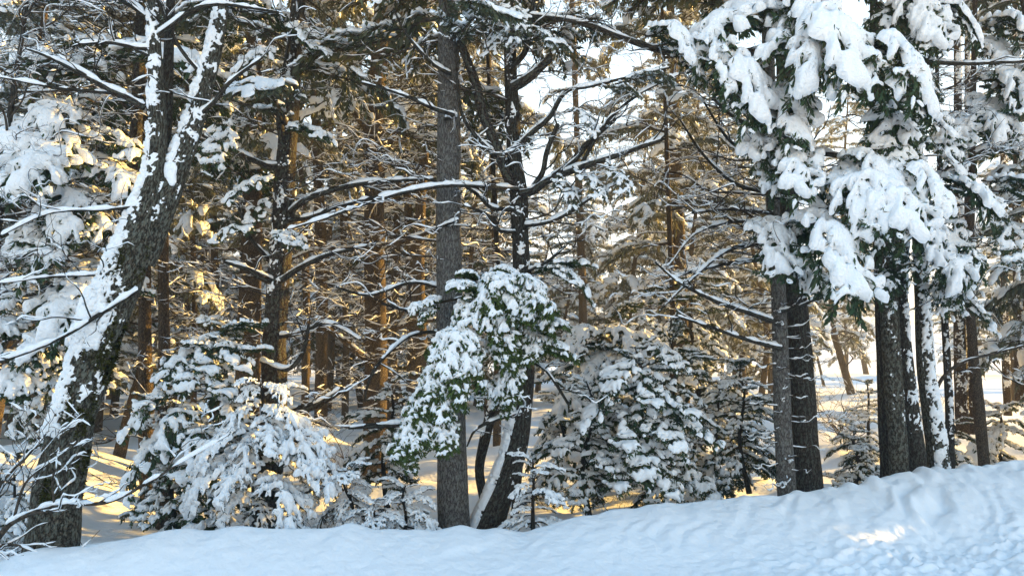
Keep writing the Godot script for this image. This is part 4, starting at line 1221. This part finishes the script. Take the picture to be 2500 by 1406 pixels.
func middle_trunks() -> void:
	rng.seed = 88
	for k in [[600, 1170, 12.0, 62, "thick brown trunk with a lit right edge, behind and left of the dark spruce", 30], [743, 1040, 17.0, 20, "thin sunlit trunk left of the pair behind the snow mound", 16], [782, 1030, 16.0, 32, "sunlit brown trunk behind the rounded snow mound", 30], [1640, 1120, 13.5, 15, "thin snow speckled pole before the orange trunk", 14], [1662, 1150, 16.0, 40, "orange sunlit trunk behind the hemlock thicket", 34], [1212, 1110, 18.0, 20, "thin lit trunk far back, seen between the grey and the bent trunk", 18], [840, 1080, 22.0, 18, "thin trunk far back left of the brown spruce", 20], [520, 1060, 19.0, 26, "lit trunk far back behind the snowy sapling", 26], [1000, 1080, 20.0, 24, "lit trunk far back between the brown spruce and the grey trunk", 34], [1010, 1010, 27.0, 20, "palest of the trunks between the brown spruce and the grey trunk", 24], [1420, 1080, 24.0, 22, "lit trunk deep in the glow right of the bent trunk", 22], [470, 1050, 14.0, 14, "thin upright pole between the leaning maple and the dark spruce", 8]]:
		var w := tree("forest_trunk", k[4], "spruce tree", [[k[0], k[1], k[2], k[3]], [k[0] + 4, k[1] - 300, k[2], k[3] * 0.92], [k[0] + (14 if k[2] < 13 else -6), k[1] - 600, k[2], k[3] * 0.8], [k[0] + (20 if k[2] < 13 else -20), k[1] - 1000, k[2], k[3] * 0.6]], "bark_brown", "trunks of the wood behind", 18)
		var q: Array = w[1]
		deadwood(w[0], q, index_at(q, w[2], k[1] - 80, k[2]), index_at(q, w[2], 100, k[2]), int(k[5] * 0.9), 0, TAU, 0.5, 1.3, -0.15, 0.45)
		crown(w[0], q, index_at(q, w[2], 520 if k[0] < 1300 else 600, k[2]), q[0].size() - 1, 38, "frost", 1.0, 1.9)

# a small tree with boughs all round
func sapling(called: String, label: String, category: String, base: Array, top: Array, half: float, first: float, kind: String, count: int, lean := 0.0, group := "") -> Node3D:
	var d: float = base[2]
	var at := foot(base)
	var o := thing(called, label, category, at, {"young spruce": "young spruces along the bank", "hemlock sapling": "hemlock saplings of the undergrowth", "young fir": "young firs by the bank"}.get(category, group))
	lean += rf(-0.14, 0.14) * half
	var l := [[base[0], base[1], d, base[3]], [lerpf(base[0], top[0], 0.4) + lean, lerpf(base[1], top[1], 0.4), d, base[3] * 0.6], [lerpf(base[0], top[0], 0.75) - lean * 0.5, lerpf(base[1], top[1], 0.75), d, base[3] * 0.4], [top[0] + lean * 0.8, top[1] + 6, d - 0.1, 2.5]]
	var q := trunk_part(o, l, "bark_dark", at, 10, 0.05, "stem")
	var m: int = q[0].size() - 1
	var reach := half / FOCAL * d
	var yaw := rf(0, TAU)
	for k in count:
		var f := lerpf(first, 0.98, (k + rng.randf()) / count)
		var p: Vector3 = q[0][int(f * m)]
		yaw += 2.4 + rf(-0.9, 0.9)
		var g := (f - first) / (1.0 - first)
		var len_ := reach * (0.34 + 0.66 * sqrt(1.0 - g)) * rf(0.55, 1.3)
		var v: Dictionary = B[kind][rng.randi() % B[kind].size()]
		var tip: Vector3 = v.tip
		put_bough(o, v, turned(yaw, rf(-0.75, 0.05) + 0.95 * g * g, p, len_ / Vector2(tip.x, tip.z).length()))
	return o

func saplings() -> void:
	rng.seed = 17
	var o := sapling("young_spruce", "young spruce with drooping boughs under smooth snow, before the dark trunk", "young spruce", [632, 1320, 8.1, 30], [640, 915, 8.1], 165, 0.06, "spruce", 18)
	hang(o, "spruce", [[636, 1030, 8.1, 490, 1150, 7.6], [634, 1080, 8.1, 468, 1245, 7.6], [634, 1090, 8.0, 535, 1235, 7.4], [640, 1020, 8.1, 765, 1160, 7.6], [640, 1080, 8.1, 800, 1205, 7.6], [640, 990, 8.1, 735, 1070, 7.7], [636, 980, 8.1, 550, 1065, 7.7], [640, 940, 8.1, 695, 985, 7.8], [640, 1150, 8.0, 715, 1290, 7.4], [638, 940, 8.1, 590, 980, 7.8], [636, 1150, 8.1, 540, 1285, 7.6], [640, 1010, 8.0, 660, 1110, 7.4]])
	o = sapling("drooping_hemlock", "hemlock sapling with a rounded snowy top left of the young spruce", "hemlock sapling", [520, 1330, 8.7, 24], [508, 790, 8.7], 170, 0.12, "mid", 26, -20)
	hang(o, "mid", [[508, 810, 8.7, 500, 905, 8.1], [506, 850, 8.7, 395, 920, 8.1], [505, 880, 8.6, 440, 960, 8.0], [500, 900, 8.6, 330, 990, 8.1], [505, 880, 8.6, 545, 960, 8.0]])
	hang(o, "mid", [[510, 830, 8.7, 590, 900, 8.2], [505, 930, 8.6, 300, 1060, 8.1], [505, 970, 8.6, 400, 1090, 8.0], [508, 990, 8.6, 310, 1180, 8.1], [510, 1000, 8.6, 430, 1170, 8.0], [512, 1020, 8.6, 480, 1150, 7.9], [512, 1080, 8.6, 470, 1290, 8.1], [515, 900, 8.7, 640, 850, 8.4], [510, 860, 8.7, 620, 790, 8.4], [512, 950, 8.6, 570, 1040, 8.1]])
	sapling("drooping_hemlock", "low drooping hemlock between the leaning maple and the young spruce", "hemlock sapling", [430, 1310, 9.0, 18], [400, 940, 9.0], 130, 0.15, "mid", 26)
	sapling("low_spruce", "low spruce with star shaped snowy twigs right of the young spruce", "young spruce", [846, 1310, 8.0, 14], [845, 1135, 8.0], 120, 0.1, "spruce", 24)
	sapling("low_spruce", "squat spruce nearly buried in snow left of the grey trunk", "young spruce", [985, 1320, 8.0, 12], [985, 1180, 8.0], 110, 0.1, "spruce", 20)
	sapling("low_spruce", "small half buried spruce in the gap between the two low ones", "young spruce", [915, 1320, 7.9, 10], [912, 1220, 7.9], 80, 0.1, "spruce", 12)
	sapling("low_spruce", "snow capped spruce tip right of the bent trunk's foot", "young spruce", [1302, 1320, 8.2, 14], [1302, 1115, 8.2], 105, 0.12, "spruce", 22)
	sapling("low_spruce", "spruce twigs under snow at the right foot of the dark trunk", "young spruce", [745, 1320, 8.2, 12], [740, 1130, 8.2], 90, 0.1, "spruce", 16)
	sapling("snowy_hemlock", "snowy hemlock sapling left of the grey trunk", "hemlock sapling", [945, 1240, 10.0, 16], [955, 920, 10.0], 125, 0.2, "mid", 28)
	sapling("thicket_hemlock", "hemlock sapling on a forked stem at the left of the thicket", "hemlock sapling", [1437, 1262, 9.5, 18], [1445, 925, 9.5], 130, 0.3, "mid", 30)
	o = sapling("thicket_hemlock", "broadest hemlock sapling in the thicket, snow on every bough", "hemlock sapling", [1588, 1230, 9.4, 18], [1560, 840, 9.4], 150, 0.1, "mid", 24)
	hang(o, "mid", [[1570, 880, 9.3, 1480, 960, 8.7], [1568, 900, 9.3, 1590, 985, 8.6], [1572, 930, 9.3, 1690, 1010, 8.7], [1575, 980, 9.3, 1520, 1090, 8.6], [1578, 1020, 9.3, 1660, 1110, 8.6], [1580, 1080, 9.3, 1500, 1190, 8.7], [1575, 850, 9.4, 1660, 900, 8.9]])
	hang(o, "mid", [[1572, 940, 9.3, 1420, 1040, 8.8], [1576, 1060, 9.3, 1570, 1180, 8.6], [1580, 1100, 9.3, 1640, 1210, 8.7], [1576, 1000, 9.3, 1740, 1080, 8.9]])
	sapling("thicket_hemlock", "taller hemlock sapling at the right of the thicket", "hemlock sapling", [1655, 1210, 10.2, 16], [1640, 800, 10.2], 130, 0.12, "mid", 36)
	sapling("thicket_hemlock", "greyish hemlock sapling between the thicket and the slim stubby trunk", "hemlock sapling", [1830, 1205, 10.8, 14], [1805, 880, 10.8], 125, 0.2, "mid", 32)
	o = sapling("thicket_hemlock", "hemlock sapling behind the thicket with broad snow pads beside the bent trunk", "hemlock sapling", [1480, 1150, 12.0, 18], [1490, 790, 12.0], 180, 0.2, "mid", 34)
	hang(o, "heavy", [[1490, 820, 11.9, 1390, 860, 11.2], [1488, 800, 11.9, 1540, 860, 11.1], [1490, 830, 11.9, 1620, 860, 11.3], [1488, 850, 11.9, 1440, 940, 11.1], [1486, 920, 11.9, 1370, 1010, 11.2], [1490, 870, 11.9, 1560, 950, 11.1]])
	sapling("thicket_hemlock", "shaded hemlock rising behind the thicket's right side", "hemlock sapling", [1700, 1150, 13.5, 22], [1690, 660, 13.5], 160, 0.15, "mid", 44)
	sapling("thicket_hemlock", "small hemlock in the dip between the bent trunk and the thicket", "hemlock sapling", [1370, 1180, 11.5, 14], [1365, 930, 11.5], 100, 0.2, "mid", 22)
	sapling("thicket_hemlock", "hemlock sapling in shade just left of the broad dark trunk", "hemlock sapling", [1740, 1190, 11.5, 14], [1760, 920, 11.5], 120, 0.15, "mid", 28)
	sapling("bank_fir", "bushy little fir behind the bank left of the right hand clump", "young fir", [2095, 1185, 12.0, 16], [2085, 1040, 12.0], 95, 0.1, "mid", 26)
	sapling("bank_fir", "pale little fir in the sun behind the bushy one", "young fir", [2125, 1120, 16.0, 12], [2120, 930, 16.0], 75, 0.1, "mid", 26)
	sapling("bank_fir", "sunlit fir with layered snowy boughs near the right edge", "young fir", [2450, 1150, 15.0, 14], [2440, 985, 15.0], 110, 0.08, "heavy", 28)
	sapling("bank_fir", "smallest sunlit fir at the foot of the lit pair of trunks", "young fir", [2335, 1140, 14.0, 12], [2330, 1020, 14.0], 80, 0.08, "mid", 22)
	sapling("left_fir", "snow buried little fir at the left edge below the mound", "young fir", [40, 1300, 8.6, 12], [30, 1120, 8.6], 130, 0.1, "heavy", 24)
	# bare bushes that stick out of the snow
	for k in [[835, 1100, 12.0, 9, 1.6, "wispy bare bush beside the rounded snow mound"], [800, 1310, 7.5, 4, 0.55, "few bare twigs arching over the bank between the young spruces"], [470, 1330, 7.9, 6, 0.6, "bare twigs poking from the snow left of the young spruce"], [1490, 1260, 9.0, 5, 0.8, "thin bare shoots under the hemlock thicket"], [1325, 1120, 11.0, 6, 1.0, "bare bush in the dip right of the bent trunk"], [2060, 1060, 17.0, 12, 1.8, "pale twiggy bush in the sun across the clearing"], [2240, 1090, 19.0, 12, 2.0, "sunlit twiggy bush behind the white birch"], [30, 1180, 7.6, 9, 0.9, "dense bare bush behind the shrub at the left edge"]]:
		var at := foot([k[0], k[1], k[2]])
		o = thing("bare_bush", k[5], "bush", at, "bare bushes in the snow")
		for j in k[3]:
			var v: Dictionary = R.long[rng.randi() % R.long.size()]
			var w := part("stem", v.wood, M.twig, o, turned(rf(0, TAU), rf(0.7, 1.35), Vector3(rf(-0.1, 0.1), -0.05, rf(-0.1, 0.1)), k[4] * 0.5 * rf(0.5, 1.1)))
			if k[2] > 16.0 or j % 3 == 0:
				part("snow", v.snow, M.snow, w, Transform3D(), true)

# ---------------------------------------------------------------- the scene
func set_camera_and_light() -> void:
	var cam := Camera3D.new()
	cam.name = "camera"
	cam.fov = 40.0
	cam.far = 1500.0
	cam.near = 0.1
	add_child(cam)
	cam.position = Vector3(0, EYE, 0)
	cam.rotation.x = PITCH
	cam.current = true
	var sky := ProceduralSkyMaterial.new()
	sky.sky_top_color = Color(0.25, 0.565, 0.78)
	sky.sky_horizon_color = Color(0.89, 0.97, 1.0)
	sky.sky_curve = 0.5
	sky.ground_bottom_color = Color(0.75, 0.8, 0.86)
	sky.ground_horizon_color = Color(0.89, 0.97, 1.0)
	sky.sky_energy_multiplier = 1.0
	sky.sun_angle_max = 1.0
	var env := Environment.new()
	env.background_mode = Environment.BG_SKY
	env.sky = Sky.new()
	env.sky.sky_material = sky
	env.background_energy_multiplier = 0.40
	env.tonemap_mode = Environment.TONE_MAPPER_LINEAR
	env.tonemap_exposure = 5.5
	env.fog_enabled = true                     # frost in the air, seen against the low sun
	env.fog_density = 0.0028
	env.fog_light_color = Color(0.95, 0.95, 0.95)
	env.sdfgi_enabled = true
	env.ssao_enabled = true
	env.ssil_enabled = true
	var we := WorldEnvironment.new()
	we.name = "world_environment"
	we.environment = env
	add_child(we)
	var sun := DirectionalLight3D.new()
	sun.name = "sun"
	sun.light_energy = 1.6
	sun.light_color = Color(1.0, 0.80, 0.42)
	sun.light_angular_distance = 0.5
	sun.shadow_enabled = true
	add_child(sun)
	var to := Vector3(sin(deg_to_rad(60)) * cos(deg_to_rad(12.5)), sin(deg_to_rad(12.5)), -cos(deg_to_rad(60)) * cos(deg_to_rad(12.5)))
	sun.look_at_from_position(to * 50.0, Vector3.ZERO, Vector3.UP)

func forest_behind() -> void:
	rng.seed = 99
	var spots := []
	var tries := 0
	while spots.size() < 115 and tries < 6000:
		tries += 1
		var d := 13.0 + 57.0 * pow(rng.randf(), 1.1)
		var x := rf(-0.78, 0.72) * d
		var px := 1250 + FOCAL * x / d
		if px > 1960 and d < 56:                # the sunlit clearing
			if rng.randf() > 0.06 or d < 24:
				continue
		elif px > 1280 and (d < 32 or rng.randf() < 0.5):      # thinner, with sunlight coming in from the clearing
			continue
		elif d < 17 or (d < 26 and px > 420 and rng.randf() < 0.5):
			continue
		var ok := true
		for s in spots:
			if Vector2(s.x - x, s.y - d).length() < 1.4 + d * 0.025:
				ok = false
				break
		if ok:
			spots.push_back(Vector2(x, d))
	spots.sort_custom(func(a, b): return a.y < b.y)
	var seen := {}
	var marks := [[110, "at the far left edge"], [300, "behind the leaning maple"], [640, "between leaning maple and dark spruce"], [900, "between dark and brown spruce"], [1090, "between brown spruce and grey trunk"], [1280, "between grey and bent trunk"], [1520, "right of the bent trunk"], [1900, "behind the hemlock thicket"], [9999, "across the sunlit clearing"]]
	for s in spots:
		var u := rng.randf()
		var px: float = 1250 + FOCAL * s.x / s.y
		var kind := "tall_fir"
		if px < 1300:
			kind = "bare_spruce" if u < 0.24 else "bare_spruce_thin" if u < 0.42 else "tall_fir" if u < 0.82 else "hemlock"
		else:
			kind = "tall_fir_full" if u < 0.3 else "tall_fir" if u < 0.6 else "hemlock" if u < 0.8 else "bare_spruce_thin"
		if px < 350:
			kind = "tall_fir_full" if u < 0.6 else "hemlock"
		var band := 0
		while band < marks.size() - 1 and px > marks[band][0]:
			band += 1
		var say: Array = {"tall_fir": ["fir_tree", "snow laden fir"], "tall_fir_full": ["fir_tree", "bushy snow laden fir"], "bare_spruce": ["spruce_tree", "tall bare limbed spruce"], "bare_spruce_thin": ["spruce_tree", "slender bare limbed spruce"], "hemlock": ["hemlock_tree", "dark snowy hemlock"]}[kind]
		var key: String = say[1] + str(band)
		var rank: int = seen.get(key, 0)
		seen[key] = rank + 1
		grow(kind, say[0], "%s far back %s, %s" % [say[1], marks[band][1], ["nearest there", "second nearest there", "third nearest there", "fourth nearest there", "fifth nearest there", "sixth nearest there", "seventh nearest there", "eighth nearest there", "in the last rows"][mini(rank, 8)]], say[0].replace("_", " "), s.x, s.y, rf(0.85, 1.25), "trees of the forest behind")


func frosted_trees() -> void:
	rng.seed = 404
	for k in [[1385, 30, 0.8, "feathery frosted hemlock in the glow just right of the bent trunk"], [1560, 26, 1.15, "frosted hemlock between the bent trunk and the orange trunk"], [1725, 25, 1.2, "frosted hemlock right of the orange trunk"], [1800, 30, 1.35, "tall frosted hemlock behind the limbs of the stubby trunk"], [1850, 27, 1.0, "lower frosted hemlock just left of the stubby trunk"], [2075, 38, 1.6, "feathery hemlock in the sunny gap between broad trunk and clump"],
			[-20, 11.5, 0.95, "frosted hemlock at the left edge behind the heaped one"], [130, 13, 1.1, "frosted hemlock showing behind the heaped one at the upper left"], [300, 13.5, 0.9, "frosted hemlock seen through the fork of the leaning maple"], [2560, 12.4, 0.9, "frosted hemlock at the right edge"]]:
		var d: float = k[1]
		grow("frosted_hemlock", "frosted_hemlock", k[3], "hemlock tree", (k[0] - 1250) / FOCAL * d, d, k[2], "frosted hemlocks")

func roadside_trees() -> void:               # the wood goes on along the road to the right and keeps the sun off the bank
	rng.seed = 123
	for k in 44:
		var x := lerpf(11.0, 46.0, (k + rng.randf() * 0.8) / 44.0)
		var lo := maxf(along_crest(x).x + 1.5, 0.531 * x - 0.5)
		var d := rf(lo, minf(maxf(lo + 0.5, 0.531 * x + 6.5), x / 0.66 - 1.5))
		var t := (x - 5.9) * 0.883 + (d - 8.8) * 0.469      # leave open the gap through which a streak of sun reaches the bank
		if t > 0.0 and absf((d - 8.8) * 0.883 - (x - 5.9) * 0.469) < 1.15:
			continue
		grow("hemlock" if k % 2 == 0 else "tall_fir_full", "roadside_fir", "snowy fir further along the road, outside the picture to the right", "fir tree", x, d, rf(0.95, 1.35), "firs further along the road")
func _ready() -> void:
	rough.noise_type = FastNoiseLite.TYPE_SIMPLEX
	rough.frequency = 0.01
	rough.fractal_type = FastNoiseLite.FRACTAL_NONE
	set_camera_and_light()
	make_materials()
	crest_setup()
	make_ground()
	make_variants()
	make_kinds()
	hero_trees()
	saplings()
	forest_behind()
	frosted_trees()
	roadside_trees()
